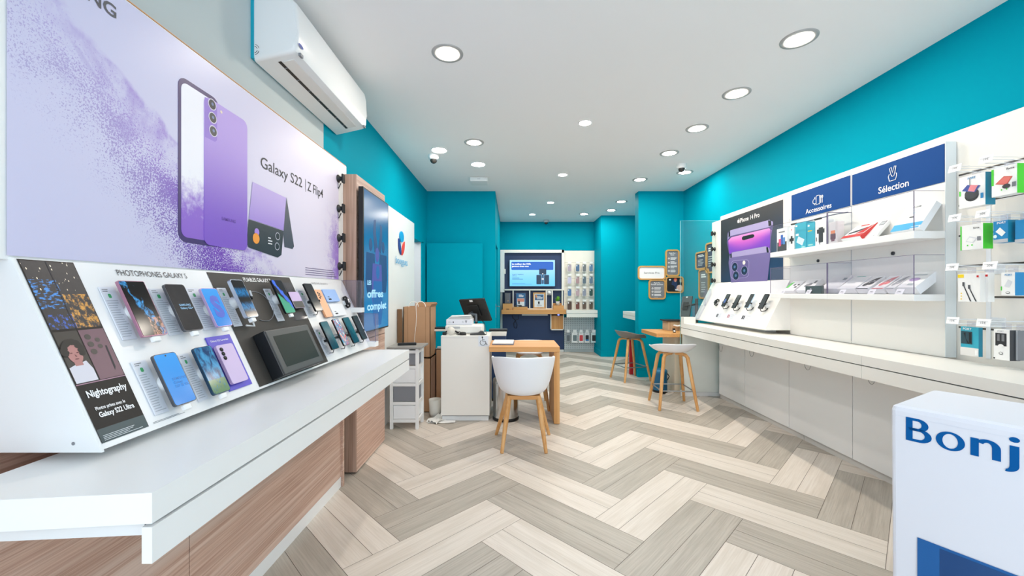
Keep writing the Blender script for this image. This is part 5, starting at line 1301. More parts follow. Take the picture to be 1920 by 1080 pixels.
# ---- black phone poster and its sloped display
t = thing('phone_poster', 'black framed poster of a purple phone above the right sloped display', 'poster', (2.46, 4.2, 1.36))
MB().wbox(2.45, 2.509, 3.548, 4.93, 1.365, 2.10).build('backing', CREAM, t)
a0, a1 = RP.uv(1352, 500)[0], RP.uv(1469, 500)[0]
bl_ = Mat('dark_blue_print', .4); g = bl_.new('ShaderNodeNewGeometry'); gx, gy, gz = bl_.xyz(g.outputs['Position'])
bl_.base(bl_.mix((gz+gy*.35-3.05).step(-.25, .35), '#1b3a5e', '#26262c'))
MB().rect(RP, a0, a1, 1.366, 2.088, .001).build('print', bl_.m, t)
MB().box(RP, a0-.006, a0, 1.36, 2.094, 0, .003).box(RP, a1, a1+.006, 1.36, 2.094, 0, .003).box(RP, a0, a1, 2.088, 2.094, 0, .003).build('frame', plain('#d9d6d0', .4), t)
def zp(x, y): return RP.uv(1340+x/7.2, 390+y/7.2, .001)
def rpoly(pts, c, mat): return MB().poly(RP, [zp(x, y) for x, y in pts], c).build('print', mat, t)
FR_P = plain('#a59ac6', .3); FR_D = plain('#5a4d80', .3); BK_P = plain('#75689e', .35)
rpoly([(178, 330), (215, 305), (740, 158), (790, 185), (790, 240), (752, 480), (752, 600), (215, 640), (195, 620), (165, 470)], .0014, FR_D)
rpoly([(180, 345), (215, 300), (740, 160), (785, 185), (788, 225), (735, 258), (215, 378), (175, 430)], .0018, FR_P)
sc2 = Mat('pink_violet_screen_print', .35); g = sc2.new('ShaderNodeNewGeometry'); _, gy, gz = sc2.xyz(g.outputs['Position'])
kk = gz*1.0; c = sc2.mix(((gz-1.70)+((gy-4.22)*1.0)._op('MULTIPLY', (gy-4.22))*(-.55)).step(-.03, .16), '#7b3fc0', '#e36ac6'); c = sc2.mix((gz-1.78).step(.0, .16), c, '#f3b3dd'); sc2.base(c)
rpoly([(185, 440), (230, 395), (735, 272), (770, 300), (740, 560), (215, 640), (195, 600)], .0022, sc2.m)
f0, f1 = zp(372, 408), zp(535, 372)
isl = [zp(x, y) for x, y in ((368, 400), (385, 382), (515, 352), (535, 362), (538, 380), (520, 400), (395, 435), (372, 428))]
MB().poly(RP, isl, .0026).build('print', BLACK, t)
rpoly([(205, 640), (235, 598), (690, 515), (745, 540), (758, 610), (735, 810), (715, 990), (225, 1008), (190, 740)], .003, BK_P)
rpoly([(208, 645), (240, 600), (690, 518), (740, 540), (752, 600), (690, 600), (230, 668), (205, 690)], .0034, FR_P)
for pts in ([(213, 622), (232, 610), (236, 668), (215, 678)], [(700, 530), (725, 530), (735, 600), (708, 602)], [(190, 335), (212, 310), (212, 380), (190, 400)], [(725, 168), (762, 168), (768, 235), (732, 245)]): rpoly(pts, .004, BLACK)
isl = rrect(0, 1, 0, 1, .18, 4); A, Bq, Cq, Dq = zp(222, 960), zp(465, 935), zp(470, 690), zp(222, 715)
def bil(u, v):
    p = [Vector(x+(0,)) for x in (A, Bq, Cq, Dq)]; q = p[0].lerp(p[1], u).lerp(p[3].lerp(p[2], u), v); return (q.x, q.y)
MB().poly(RP, [bil(u, v) for u, v in isl], .0040).build('print', FR_P, t)
isl = rrect(.025, .975, .025, .975, .17, 4); MB().poly(RP, [bil(u, v) for u, v in isl], .0043).build('print', plain('#64588e', .35), t)
for x, y in ((275, 795), (405, 845), (290, 912)):
    a, b = zp(x, y)
    MB().disc(RP, a, b, .0046, .063, .052, 28).build('print', FR_P, t); MB().disc(RP, a, b, .005, .056, .046, 28).build('print', plain('#1f2b44', .25), t); MB().disc(RP, a, b, .0054, .02, .016, 16).build('print', plain('#4f7296', .25), t)
a, b = zp(400, 738); MB().disc(RP, a, b, .0046, .026, .022).build('print', plain('#efe6dc', .3), t)
o = zp(338, 195); e = zp(606, 118)
txt('iPhone 14 Pro', RP.sub(o[0], o[1]-.004, 0), WT, t, height=.046, width=e[0]-o[0], bold=.012, c=.0022)
a, b = zp(322, 180); lg = MB()
lg.disc(RP, a-.008, b, .0022, .012, .017, 14).disc(RP, a+.006, b, .0022, .012, .017, 14).disc(RP, a-.001, b-.004, .0023, .014, .014, 14)
leafp = [(a, b+.019), (a+.003, b+.028), (a+.010, b+.032), (a+.008, b+.022)]; lg.poly(RP, leafp, .0022); lg.build('logo', WT, t)
for i, py in enumerate((438, 467, 496, 526)):
    a, b = RP.uv(1335, py, .034); wd = ('highest', 'second highest', 'third highest', 'lowest')[i]
    tt = thing('security_mount', f'black security mount on the white margin of the black poster, {wd} of four', 'phone mount', RP.p(a, b, .002), 'black mounts beside the black phone poster')
    MB().lathe(RP.sub(a, b, 0), [(.024, 0), (.024, .006), (.014, .012), (.012, .028), (0, .028)], 16).build('base', MOUNT, tt)
    MB().rbox(RP, a-.02, a+.02, b-.026, b+.026, .028, .042, .004).build('clamp', BLACKM, tt)
t = thing('sloped_display', 'white sloped phone display standing on the right counter under the black poster', 'display stand', (2.35, 4.1, .88))
ya, yb = 3.545, 4.93
SF = Frame((0, ya, 0), (1, 0, 0), (0, 0, 1))
MB().prism(SF, [(2.232, .915), (2.509, .915), (2.509, 1.362), (2.449, 1.362), (2.228, .925)], 0, -(yb-ya)).build('body', plain('#efede9', .35, var=.008), t)
MB().wbox(2.36, 2.46, 3.75, 4.7, .88, .915).build('foot', GREYW, t)
MB().rect(RS, -yb+.004, -ya-.004, .004, .482, .0008).build('front_sheet', plain('#f3f2f1', .25, var=.008), t)
for (x, y) in ((1352, 550), (1374, 550), (1396, 550), (1420, 550)):
    a, b = RS.uv(x, y); lines(RS, a-.03, a+.03, b-.004, b+.004, 1, LGREY, t, .002)
PR = 'phones on the right sloped display'
for q, lb, s in (([(1363.5, 551.5), (1369, 552), (1359, 575), (1354, 575)], 'black phone with a small blue picture, nearest the smart watch on the right slope', 'plain'),
                 ([(1384.5, 552.5), (1390, 553), (1378, 579), (1373, 579)], 'black phone, second from the smart watch on the right slope', 'plain'),
                 ([(1409, 551.5), (1414.5, 552), (1404, 578), (1398, 577)], 'black phone in a pale blue frame on the right slope', 'plain'),
                 ([(1434.5, 552), (1442, 552), (1431, 579), (1423, 579)], 'large black phone nearest the shelves on the right slope', 'plain')):
    a, b, w, h = quad_uv(RS, q, .05)
    w = max(.068, min(w, .085)); h = .15
    tt = thing('smartphone', lb, 'smartphone', RS.p(a, b-h/2, 0), PR)
    fr = RS.sub(a, b, .058)
    MB().slab(fr, -w/2, w/2, -h/2, h/2, -.009, -.0008, .01).build('body', plain('#b9d3ea', .3) if 'pale blue' in lb else BODYK, tt)
    MB().slab(fr, -w/2+.002, w/2-.002, -h/2+.002, h/2-.002, -.0008, 0, .009).build('screen', plain('#34383c', .12, spec=.6), tt)
    if 'small blue' in lb: MB().disc(fr, 0, -.01, .0004, .02, .028).build('print', glow('#2f62b8', .5, '#050608'), tt)
    MB().lathe(RS.sub(a, b-.02, 0), [(.03, .001), (.03, .01), (.022, .018), (.02, .049), (0, .049)], 18).build('holder', GREYW, tt)
    MB().box(fr, -w/2-.006, -w/2, -.03, -.018, -.014, .003).box(fr, w/2, w/2+.006, -.03, -.018, -.014, .003).box(fr, -w/2-.005, w/2+.005, -.03, -.018, -.014, -.0095).build('clamp', BLACKM, tt)
    MB().tube([fr.p(0, -h/2, -.005), fr.p(.01, -h/2-.02, -.02), fr.p(.02, -h/2, -.045), RS.p(a+.02, b-h/2+.03, .003)], .004, 6).build('cable', BLACK, tt)
a, b = RS.uv(1342, 566, .03); watch(RS, a, b, 'black smart watch on the right slope beside the black phones')
for i, (q, lb) in enumerate((([(1344, 588), (1356, 588), (1352, 596), (1340, 596)], 'small information card below the smart watch on the right slope'),
                             ([(1365, 589), (1380, 590), (1376, 598), (1360, 597)], 'small information card below the second black phone on the right slope'),
                             ([(1388, 591), (1412, 592), (1410, 601), (1385, 600)], 'small information card below the third black phone on the right slope'))):
    a, b, w, h = quad_uv(RS, q, .004); h = .07; w = min(w, .16)
    tt = thing('info_card', lb, 'price card', RS.p(a, b-h/2, .001), 'information cards on the right slope')
    MB().box(RS, a-w/2, a+w/2, b-h/2, b+h/2, .0015, .004).build('card', CARD, tt)
    lines(RS, a-w*.1, a+w*.45, b-h*.4, b+h*.4, 7, LGREY, tt, .0044, .35, i)
    MB().slab(RS, a-w*.42, a-w*.28, b-h*.25, b+h*.3, .004, .0046, .003).slab(RS, a-w*.24, a-w*.14, b-h*.25, b+h*.3, .004, .0046, .003).build('print', (DGREY, plain('#a8707a'), INK)[i], tt)
for (x0, y0, x1, y1), lb in (((1322, 543, 1334, 572), 'upper'), ((1301, 573, 1324, 598), 'lower')):
    Y = 4.80; p, q = at_depth(x0, y1, Y), at_depth(x1, y0, Y); p.z = max(p.z, .882)
    tt = thing('acrylic_holder', f'{lb} clear acrylic leaflet box at the far end of the right sloped display', 'acrylic box', p, 'acrylic boxes on the right display')
    MB().wbox(p.x, q.x, Y, Y+.003, p.z, q.z).wbox(p.x, p.x+.003, Y, Y+.05, p.z, q.z).wbox(p.x, q.x, Y, Y+.05, p.z, p.z+.004).build('box', GLASSV, tt)
    MB().tube([V(p.x, Y, p.z), V(p.x, Y, q.z), V(q.x, Y, q.z)], .0014, 5).build('edge', EDGE, tt)
# glass screen at the end of the counter
t = thing('glass_screen', 'tall clear glass screen standing at the far end of the right counter', 'glass screen', (2.24, 4.87, .1))
MB().wbox(2.035, 2.505, 4.864, 4.872, .07, 2.115).build('pane', GLASSW, t)
MB().tube([(2.035, 4.868, .07), (2.035, 4.868, 2.115), (2.505, 4.868, 2.115)], .0022, 6).build('edge', plain('#8fd0d6', .2), t)
MB().wbox(2.04, 2.50, 4.860, 4.876, .0, .07).build('foot', GREYW, t)
# ---- oak side table with its things
t = thing('side_table', 'oak high side table fixed beside the end of the right counter', 'table', (2.1, 5.1, 0))
MB().wrbox(1.755, 2.44, 4.89, 5.46, .703, .75, .003).build('top', OAKY, t)
MB().wrbox(2.02, 2.42, 5.0, 5.40, .0, .703, .003).build('pedestal', plain('#d8cbb6', .5, var=.02), t)
t = thing('carton', 'pale brown carton standing on the oak side table', 'box', (2.16, 5.30, .75))
q0, q1 = at_depth(1247.5, 618, 5.32), at_depth(1276, 603, 5.32)
MB().wrbox(q0.x, q1.x+.08, 5.22, 5.42, .752, .872, .003).build('carton', plain('#c6ab8b', .65, var=.04), t)
MB().wbox(q0.x+.02, q0.x+.024, 5.2192, 5.22, .755, .87).build('crease', KRAFTD, t)
t = thing('black_tray', 'flat black tray lying on the pale brown carton', 'tray', (2.1, 5.3, .87))
MB().wrbox(q0.x-.03, q1.x+.06, 5.20, 5.44, .873, .887, .004).build('tray', BLACKM, t)
t = thing('desk_phone', 'small black phone stand at the edge of the oak side table', 'phone', (2.0, 5.0, .75))
q = at_depth(1265, 622, 4.98); f = Frame((q.x, 4.98, .752), (1, 0, 0), (0, 0, 1)).tilt(R(25))
MB().rbox(f, -.016, .016, 0, .055, -.012, 0, .003).build('body', BLACK, t)
MB().rect(f, -.011, .011, .012, .03, .0008).build('label', WHITE, t)
t = thing('white_handset', 'white handset on the pale brown carton beside the glass screen', 'phone', (2.2, 5.28, .888))
q = at_depth(1269, 612, 5.215)
MB().tube([(q.x-.05, 5.195, .825), (q.x, 5.19, .812), (q.x+.05, 5.195, .82)], [.010, .013, .014], 10).build('body', WHITE, t)
# monitor seen from behind at the partition
t = thing('computer_monitor', 'dark tilted monitor seen from behind above the oak side table', 'monitor', (2.25, 5.3, .888))
MQ = [at_depth(1283.5, 556.5, 5.22), at_depth(1301.5, 554.5, 5.10), at_depth(1288.5, 593, 5.10), at_depth(1269.5, 592, 5.22)]
ex = (MQ[1]-MQ[0]+MQ[2]-MQ[3]).normalized(); ey = (MQ[0]-MQ[3]+MQ[1]-MQ[2]); ey = (ey-ex*ey.dot(ex)).normalized()
cm_ = (MQ[0]+MQ[1]+MQ[2]+MQ[3])/4; f = Frame(cm_, ex, ey)
mw = ((MQ[1]-MQ[0]).length+(MQ[2]-MQ[3]).length)/2; mh = ((MQ[0]-MQ[3]).length+(MQ[1]-MQ[2]).length)/2
MB().rbox(f, -mw/2, mw/2, -mh/2, mh/2, -.022, 0, .004).build('housing', plain('#4a4e52', .4), t)
MB().rbox(f, -mw*.25, mw*.25, -mh*.2, mh*.2, 0, .012, .006).build('back_bulge', BLACKM, t)
MB().box(f, -.012, .012, mh/2-.022, mh/2-.006, 0, .001).build('label', WHITE, t)
ps = at_depth(1306, 590, 5.12)
MB().tube([V(ps.x, 5.12, .752), V(ps.x, 5.12, 1.17)], .02, 12).build('stand', plain('#4a5054', .4), t)
MB().tube([f.p(0, 0, .012), f.p(.04, 0, .02), V(ps.x, 5.12, 1.10)], .012, 8).build('arm', BLACKM, t)
MB().lathe(Frame((ps.x, 5.12, .751), (1, 0, 0), (0, 1, 0)), [(0, 0), (.06, 0), (.055, .012), (0, .014)], 18).build('base', BLACKM, t)
# red stand and far counter
t = thing('red_stand', 'narrow red upright post standing behind the grey stool', 'post', (1.82, 6.13, 0))
MB().wrbox(1.79, 1.845, 6.12, 6.17, 0, .50, .003).build('body', plain('#c3202b', .4), t)
MB().wrbox(1.785, 1.85, 6.115, 6.175, .495, .53, .003).build('cap', plain('#8d1620', .4), t)
t = thing('far_counter', 'short white wall counter in the teal recess behind the partition', 'counter', (2.25, 6.9, .79))
MB().wbox(2.045, 2.529, 6.3, 7.42, .85, .905).build('worktop', OFFW, t)
MB().wbox(2.045, 2.065, 6.3, 7.42, .785, .845).wbox(2.065, 2.52, 7.40, 7.42, .785, .85).build('fascia', OFFW, t)
# ---- oak framed boards on the teal walls
def board(fr, a0, a1, b0, b1, label, face, group, texts=(), pict=False):
    t = thing('framed_board', label, 'sign', fr.p((a0+a1)/2, b0, .002), group)
    o = rrect(a0, a1, b0, b1, .045, 6); i_ = rrect(a0+.02, a1-.02, b0+.02, b1-.02, .03, 6); n = len(o)
    mb = MB(); vs = [fr.p(a, b, c) for c in (.001, .024) for a, b in o] + [fr.p(a, b, c) for c in (.010, .024) for a, b in i_]
    fs = []
    for k in range(n):
        q = (k+1) % n
        fs += [(k, q, n+q, n+k), (n+k, n+q, 3*n+q, 3*n+k), (3*n+k, 3*n+q, 2*n+q, 2*n+k)]
    mb.add(vs, fs); mb.build('frame', plain('#cf9c58', .45, var=.06), t)
    MB().prism(fr, rrect(a0+.015, a1-.015, b0+.015, b1-.015, .035, 6), .001, .012).build('panel', face, t)
    for s, u, v, h, m, al, *wd in texts: txt(s, fr.sub(a0+(a1-a0)*u, b0+(b1-b0)*v, .012), m, t, height=h, width=(wd[0]*(a1-a0) if wd else None), bold=.015, c=.0012, align=al)
    return t
PFr = BK(5.938); GB = 'oak framed boards on the teal partition'
def pr(x0, y0, x1, y1, fr=PFr): a0, b1 = fr.uv(x0, y0, .012); a1, b0 = fr.uv(x1, y1, .012); return a0, a1, b0, b1
SL8 = plain('#777a81', .5); SLN = plain('#34425e', .5)
r_ = pr(1196, 498.5, 1248, 524.8); board(PFr, *r_, 'white oak-framed board reading Services Pro', plain('#eceef0', .4), GB, (('Services Pro', .5, .44, .026, MGREY, 'CENTER', .56),))
r_ = pr(1247.5, 468, 1273.8, 518); bt = board(PFr, *r_, 'tall grey oak-framed board, highest on the teal partition', SL8, GB, (('Pack Pro', .5, .84, .02, WT, 'CENTER', .42), ('Store', .5, .78, .02, WT, 'CENTER', .26)))
for k in range(4): b = r_[2]+(r_[3]-r_[2])*(.65-.155*k); lines(PFr, r_[0]+.075, r_[1]-.035, b-.016, b+.026, 3, WT, bt, .0135, .5, k); MB().ring(PFr, r_[0]+.052, b+.006, .0135, .007, .013, 10).build('print', WT, bt)
lines(PFr, r_[0]+.06, r_[1]-.06, r_[2]+.028, r_[2]+.036, 1, LGREY, bt, .0135)
r_ = pr(1216, 524, 1248, 561.3); bt = board(PFr, *r_, 'grey oak-framed board below the Services Pro board', SL8, GB, (('Pack Pro', .5, .80, .018, WT, 'CENTER', .36), ('Partielle Sensation', .5, .72, .018, WT, 'CENTER', .70)))
for k in range(3): b = r_[2]+(r_[3]-r_[2])*(.53-.16*k); lines(PFr, r_[0]+.085, r_[1]-.04, b-.012, b+.022, 2, WT, bt, .0135, .5, k+9); MB().ring(PFr, r_[0]+.058, b+.006, .0135, .007, .013, 10).build('print', WT, bt)
lines(PFr, r_[0]+.075, r_[1]-.07, r_[2]+.028, r_[2]+.036, 1, LGREY, bt, .0135)
r_ = pr(1247.5, 518.3, 1284.5, 549.5); r_ = (r_[0], min(r_[1], XR-.006), r_[2], r_[3])
bt = board(PFr, *r_, 'oak-framed photo of people at work, on the teal partition', plain('#1c1d24', .4), GB)
rr = random.Random(12)
for k, (u, v, ru, rv, col) in enumerate(((.5, .52, .16, .28, '#27365a'), (.22, .55, .10, .18, '#202025'), (.30, .34, .22, .16, '#14151a'), (.78, .30, .17, .20, '#d8b5a6'), (.55, .80, .09, .10, '#d2492f'), (.55, .74, .06, .08, '#c98b72'), (.85, .75, .08, .12, '#a38a70'), (.25, .80, .06, .05, '#e6e6e8'), (.62, .2, .1, .05, '#d9d9dc'))):
    MB().disc(PFr, r_[0]+(r_[1]-r_[0])*u, r_[2]+(r_[3]-r_[2])*v, .0128+.0004*k, (r_[1]-r_[0])*ru, (r_[3]-r_[2])*rv, 14).build('print', plain(col), bt)
WR = Frame((XR-.002, 0, 0), (0, -1, 0), (0, 0, 1)); GB2 = 'oak framed boards on the right teal wall'
for x0, x1, y0, y1, lb, face in ((1305, 1327, 471.5, 505, 'navy oak-framed board on the right teal wall behind the glass, left one', SLN), (1324, 1345, 454, 512, 'navy oak-framed board on the right teal wall, partly hidden by the black poster margin', SLN), (1311, 1330, 504, 560.5, 'grey oak-framed board on the right teal wall behind the glass, lower one', SL8)):
    a0, a1 = WR.uv(x0, 500, .012)[0], WR.uv(x1, 500, .012)[0]; b1, b0 = WR.uv((x0+x1)/2, y0, .012)[1], WR.uv((x0+x1)/2, y1, .012)[1]
    bt = board(WR, a0, a1, b0, b1, lb, face, GB2)
    w_, h_ = a1-a0, b1-b0
    lines(WR, a0+.06, a1-.05, b0+h_*.70, b0+h_*.84, 2, WT, bt, .0135, .6, 3); lines(WR, a0+.06, a1-.05, b0+h_*.2, b0+h_*.58, 5, LGREY, bt, .0135, .45, 4)
# ================================================================== back wall display
YW = 8.44
def b2(x, y, k=4.5, ox=900, oy=440): return ox+x/k, oy+y/k
def bz(x0, y0, x1, y1, Y, d, mb=None, r=0): 
    (a, b), (c, e) = b2(x0, y0), b2(x1, y1); return pbox(a, b, c, e, Y, d, mb, r)
t = thing('television_unit', 'white framed navy unit with shelves compartments on the back wall', 'wall unit', (.6, 8.48, 0))
bz(178, 135, 708, 640, YW+.035, .03).build('back_panel', NAVY, t)
bz(180, 640, 708, 972, YW+.035, .03).build('lower_panel', NAVY, t)
bz(665, 970, 708, 994, YW+.030, .03).build('plinth', GREYW, t)
fr_ = MB()
bz(172, 128, 206, 485, YW-.06, .10, fr_); fr_.build('side_post', plain('#e3e6e6', .4), t)
fr_ = MB(); bz(204, 128, 710, 152, YW-.03, .065, fr_); fr_.build('top_rail', OFFW, t)
fr_ = MB(); bz(690, 128, 709, 470, YW-.03, .065, fr_); fr_.build('side_rail', OFFW, t)
bz(196, 290, 216, 330, YW-.066, .03).build('switch_box', OFFW, t)
fr_ = MB(); bz(200, 460, 700, 470, YW-.06, .095, fr_)
for x in (275, 415, 555, 606): bz(x, 468, x+9, 636, YW-.06, .095, fr_)
bz(690, 468, 700, 636, YW-.06, .095, fr_); fr_.build('divider', OFFW, t)
bz(172, 485, 189, 800, YW-.03, .06).build('support', plain('#aab6b8', .4), t)
sh_ = bz(181, 634, 731, 671, YW-.20, .235, None, .003).build('shelf', OAK, t)
bz(355, 671, 572, 683, YW-.12, .12).build('drawer', OFFW, t)
bz(358, 622, 620, 634, YW-.10, .08).build('riser', plain('#e6d6c2', .4), t)
hb_ = MB(); bz(595, 671, 602, 806, YW-.10, .13, hb_); bz(702, 671, 709, 806, YW-.10, .13, hb_); bz(595, 798, 709, 806, YW-.10, .13, hb_)
hb = hb_.build('hanging_cabinet', OFFW, t)
bz(602, 683, 702, 798, YW-.085, .11).build('grille', wood('ribbed_oak', ('#c98f52', '#b57d42', '#d6a368'), 2, 160), hb)
bz(602, 671, 702, 684, YW-.06, .08).build('grille', BLACKM, hb)
q = at_depth(*b2(662, 675), YW-.09); MB().lathe(Frame(q, (1, 0, 0), (0, 0, 1)), [(0, .004), (.02, .004), (.02, 0)], 12).build('lamp', glow('#2f5bff', 2.0), hb)
lk = MB()
lk.tube([at_depth(*b2(x, y), YW+.028) for x, y in ((272, 682), (278, 705), (300, 722), (325, 712), (326, 690), (318, 682))], .006, 6)
lk.tube([at_depth(*b2(x, y), YW+.028) for x, y in ((300, 722), (284, 748), (290, 785), (306, 790), (316, 760), (302, 735), (300, 722))], .006, 6)
t2 = tag(lk.build('cable_loop', BLACK), 'dark knotted cable hanging under the oak shelf on the navy back panel', 'cable')
# television
t = thing('television', 'lit flat television on the navy panel of the back wall', 'television', (.5, 8.43, 1.3))
(x0, y0), (x1, y1) = b2(251, 214), b2(632, 434)
p, q = at_depth(x0, y1, YW-.05), at_depth(x1, y0, YW-.05); TF = BK(YW-.05)
MB().wrbox(p.x-.01, q.x+.01, YW-.05, YW-.005, p.z-.014, q.z+.01, .003).build('housing', plain('#2a3442', .4), t)
MB().wbox(p.x+.25, q.x-.25, YW-.006, YW+.034, p.z+.15, q.z-.15).build('bracket', BLACKM, t)
tv = Mat('television_picture', .25); u, v, _ = tv.xyz(tv.coord('UV'))
tv.base('#05080c'); tv.emit(tv.mix(v.step(0, 1.0), '#5fb9ee', '#9fd2f8'), 1.0)
MB().rect(TF, p.x, q.x, p.z, q.z, .0006).build('screen', tv.m, t, uv=(TF, p.x, q.x, p.z, q.z))
TW, THh = q.x-p.x, q.z-p.z
def T(u, v): return p.x+TW*u, p.z+THh*v
E1 = glow('#1663c8', .8, '#05080c'); E2 = glow('#ffffff', 1.0, '#05080c'); E3 = glow('#184f96', .7, '#05080c'); E4 = glow('#1f4468', .5, '#05080c'); E5 = glow('#3a6a94', .6, '#05080c')
a, b = T(.035, .62); c_, d_ = T(.965, .935); MB().slab(TF, a, c_, b, d_, .0008, .0014, .02).build('print', E1, t)
for s, v_, w_ in (('Le meilleur des WiFi,', .82, .42), ('partout chez vous', .735, .37)): txt(s, TF.sub(*T(.05, v_), 0), E2, t, height=.030, width=w_*TW, bold=.03, c=.002)
for s, v_, w_ in (("Jusqu’à 2 répéteurs", .435, .25), ('à 0€/mois', .375, .10)): txt(s, TF.sub(*T(.055, v_), 0), E3, t, height=.018, width=w_*TW, bold=.02, c=.002)
lines(TF, *[T(.055, 0)[0], T(.31, 0)[0], T(0, .25)[1], T(0, .33)[1]], 2, E3, t, .002, .4)
lines(TF, *[T(.055, 0)[0], T(.52, 0)[0], T(0, .06)[1], T(0, .11)[1]], 2, E3, t, .002, .3)
for (u0, v0, u1, v1), m in (((.65, .44, .81, .66), E4), ((.59, .07, .70, .43), E4), ((.76, .07, .87, .43), E4), ((.705, .08, .755, .45), E5)):
    a, b = T(u0, v0); c_, d_ = T(u1, v1); MB().slab(TF, a, c_, b, d_, .0008, .0022, .012).build('print', m, t)
a, b = T(.73, .27); MB().ring(TF, a, b, .003, .012, .02).build('print', E2, t); a, b = T(.73, .47); MB().disc(TF, a, b, .003, .012).build('print', E2, t)
# things on the oak shelf
zs = at_depth(*b2(200, 634), YW-.20).z
def oakbox(x0, y0, x1, lb, nm='wooden_block', Y=YW-.17, d=.13):
    (a, b), (c, e) = b2(x0, y0), b2(x1, 634); P, Q = at_depth(a, e, Y), at_depth(c, b, Y)
    t = thing(nm, lb, 'wooden block', ((P.x+Q.x)/2, Y+d/2, zs), 'oak display blocks on the back wall shelf')
    MB().wrbox(P.x, Q.x, Y, Y+d, zs+.001, Q.z, .003).build('block', OAK, t); return t, Q.z, (P.x+Q.x)/2, P.x, Q.x
tb, z1, xc, xa, xb = oakbox(192, 582, 274, 'tall oak block under the black router, left end of the back shelf')
MB().wbox(xc-.03, xc+.03, YW-.1712, YW-.1698, zs+.01, zs+.02).build('slot', BLACKM, tb)
tr = thing('router', 'glossy black internet router on the tall oak block', 'router', (xc, YW-.11, z1))
(a, b), (c, e) = b2(207, 490), b2(260, 580)
P, Q = at_depth(a, e, YW-.15), at_depth(c, b, YW-.15)
MB().wrbox(P.x, Q.x, YW-.15, YW-.06, z1+.001, Q.z, .006).build('body', plain('#07080a', .12, spec=.6), tr)
MB().ring(BK(YW-.1505), xc+.01, z1+.06, .0004, .008, .016).build('logo', plain('#b08a6a'), tr)
MB().wbox(Q.x-.025, Q.x-.022, YW-.152, YW-.149, z1+.02, Q.z-.02).build('trim', plain('#2b5a86', .3), tr)
tb, z2, xc2, xa2, xb2 = oakbox(279, 610, 402, 'low oak block under the blue leaflet holder on the back shelf')
tl = thing('leaflet_holder', 'clear holder with a blue leaflet standing on the low oak block', 'leaflet holder', (xc2, YW-.12, z2))
(a, b), (c, e) = b2(301, 490), b2(388, 606); P, Q = at_depth(a, e, YW-.10), at_depth(c, b, YW-.10)
MB().wbox(P.x, Q.x, YW-.10, YW-.085, z2+.001, Q.z).build('holder', GLASSV, tl)
LFm = BK(YW-.1015); MB().rect(LFm, P.x+.012, Q.x-.012, z2+.012, Q.z-.012, 0).build('leaflet', plain('#1f5f8f', .4), tl)
lw, lh = Q.x-P.x, Q.z-z2
MB().rect(LFm, P.x+lw*.15, Q.x-lw*.15, z2+lh*.06, z2+lh*.60, .0006).build('print', plain('#e3e6ea'), tl)
MB().rect(LFm, P.x+lw*.17, Q.x-lw*.17, z2+lh*.36, z2+lh*.58, .001).build('print', plain('#d98a78'), tl)
MB().rect(LFm, P.x+lw*.25, P.x+lw*.4, z2+lh*.2, z2+lh*.42, .0014).build('print', INK, tl)
lines(LFm, P.x+lw*.3, Q.x-lw*.2, z2+lh*.68, z2+lh*.88, 3, WT, tl, .001, .5)
td = thing('television_box', 'flat black set-top box on the low oak block', 'set-top box', (xa2+.09, YW-.16, z2))
MB().wrbox(xa2+.03, xa2+.18, YW-.165, YW-.11, z2+.001, z2+.04, .012, 3).build('body', plain('#0d1118', .25), td)
MB().wbox(xa2+.08, xa2+.11, YW-.1662, YW-.165, z2+.015, z2+.022).build('display', glow('#3f9bd8', 1.0), td)
tf_ = thing('picture_frame', 'oak picture frame with a blue and white leaflet on the back shelf', 'picture frame', (.95, YW-.12, zs))
(a, b), (c, e) = b2(449, 488), b2(551, 622); P, Q = at_depth(a, e, YW-.105), at_depth(c, b, YW-.105); FB2 = BK(YW-.105)
mb = MB(); w = .025
mb.wbox(P.x, Q.x, YW-.105, YW-.08, P.z+.0, P.z+w).wbox(P.x, Q.x, YW-.105, YW-.08, Q.z-w, Q.z).wbox(P.x, P.x+w, YW-.105, YW-.08, P.z+w, Q.z-w).wbox(Q.x-w, Q.x, YW-.105, YW-.08, P.z+w, Q.z-w).build('frame', OAKZ, tf_)
MB().wbox(P.x+w, Q.x-w, YW-.095, YW-.085, P.z+w, Q.z-w).build('picture', plain('#dfe3e8', .4), tf_)
lw, lh = Q.x-P.x, Q.z-P.z; FB3 = BK(YW-.096)
MB().rect(FB3, P.x+lw*.15, Q.x-lw*.15, P.z+lh*.52, P.z+lh*.86, .0004).build('print', plain('#3b5f88'), tf_)
MB().rect(FB3, P.x+lw*.2, P.x+lw*.32, P.z+lh*.68, P.z+lh*.84, .0008).build('print', plain('#d98a48'), tf_)
MB().disc(FB3, P.x+lw*.47, P.z+lh*.36, .0008, .018, .03).build('print', INK, tf_)
lines(FB3, P.x+lw*.3, Q.x-lw*.18, P.z+lh*.56, P.z+lh*.8, 3, WT, tf_, .001, .4); lines(FB3, P.x+lw*.3, Q.x-lw*.25, P.z+lh*.14, P.z+lh*.26, 3, MGREY, tf_, .001, .3)
tc = thing('room_camera', 'small round white camera in a grey square box in the back wall unit', 'camera', (1.1, YW-.05, 1.2))
(a, b), (c, e) = b2(564, 468), b2(604, 510); P, Q = at_depth(a, e, YW-.05), at_depth(c, b, YW-.05)
MB().wbox(P.x, Q.x, YW-.05, YW+.034, P.z, Q.z).build('box', plain('#a9aab2', .4), tc)
MB().lathe(Frame(((P.x+Q.x)/2, YW-.05, (P.z+Q.z)/2), (1, 0, 0), (0, 0, 1)), [(.036, 0), (.034, .02), (.02, .034), (0, .036)], 20).build('lens', WHITE, tc)
tb, z3, xc3, xa3, xb3 = oakbox(618, 598, 707, 'front oak block under the potted plant on the back shelf')
tb2, z4, *_ = oakbox(614, 578, 690, 'taller oak block behind the potted plant on the back shelf', Y=YW-.03, d=.05)
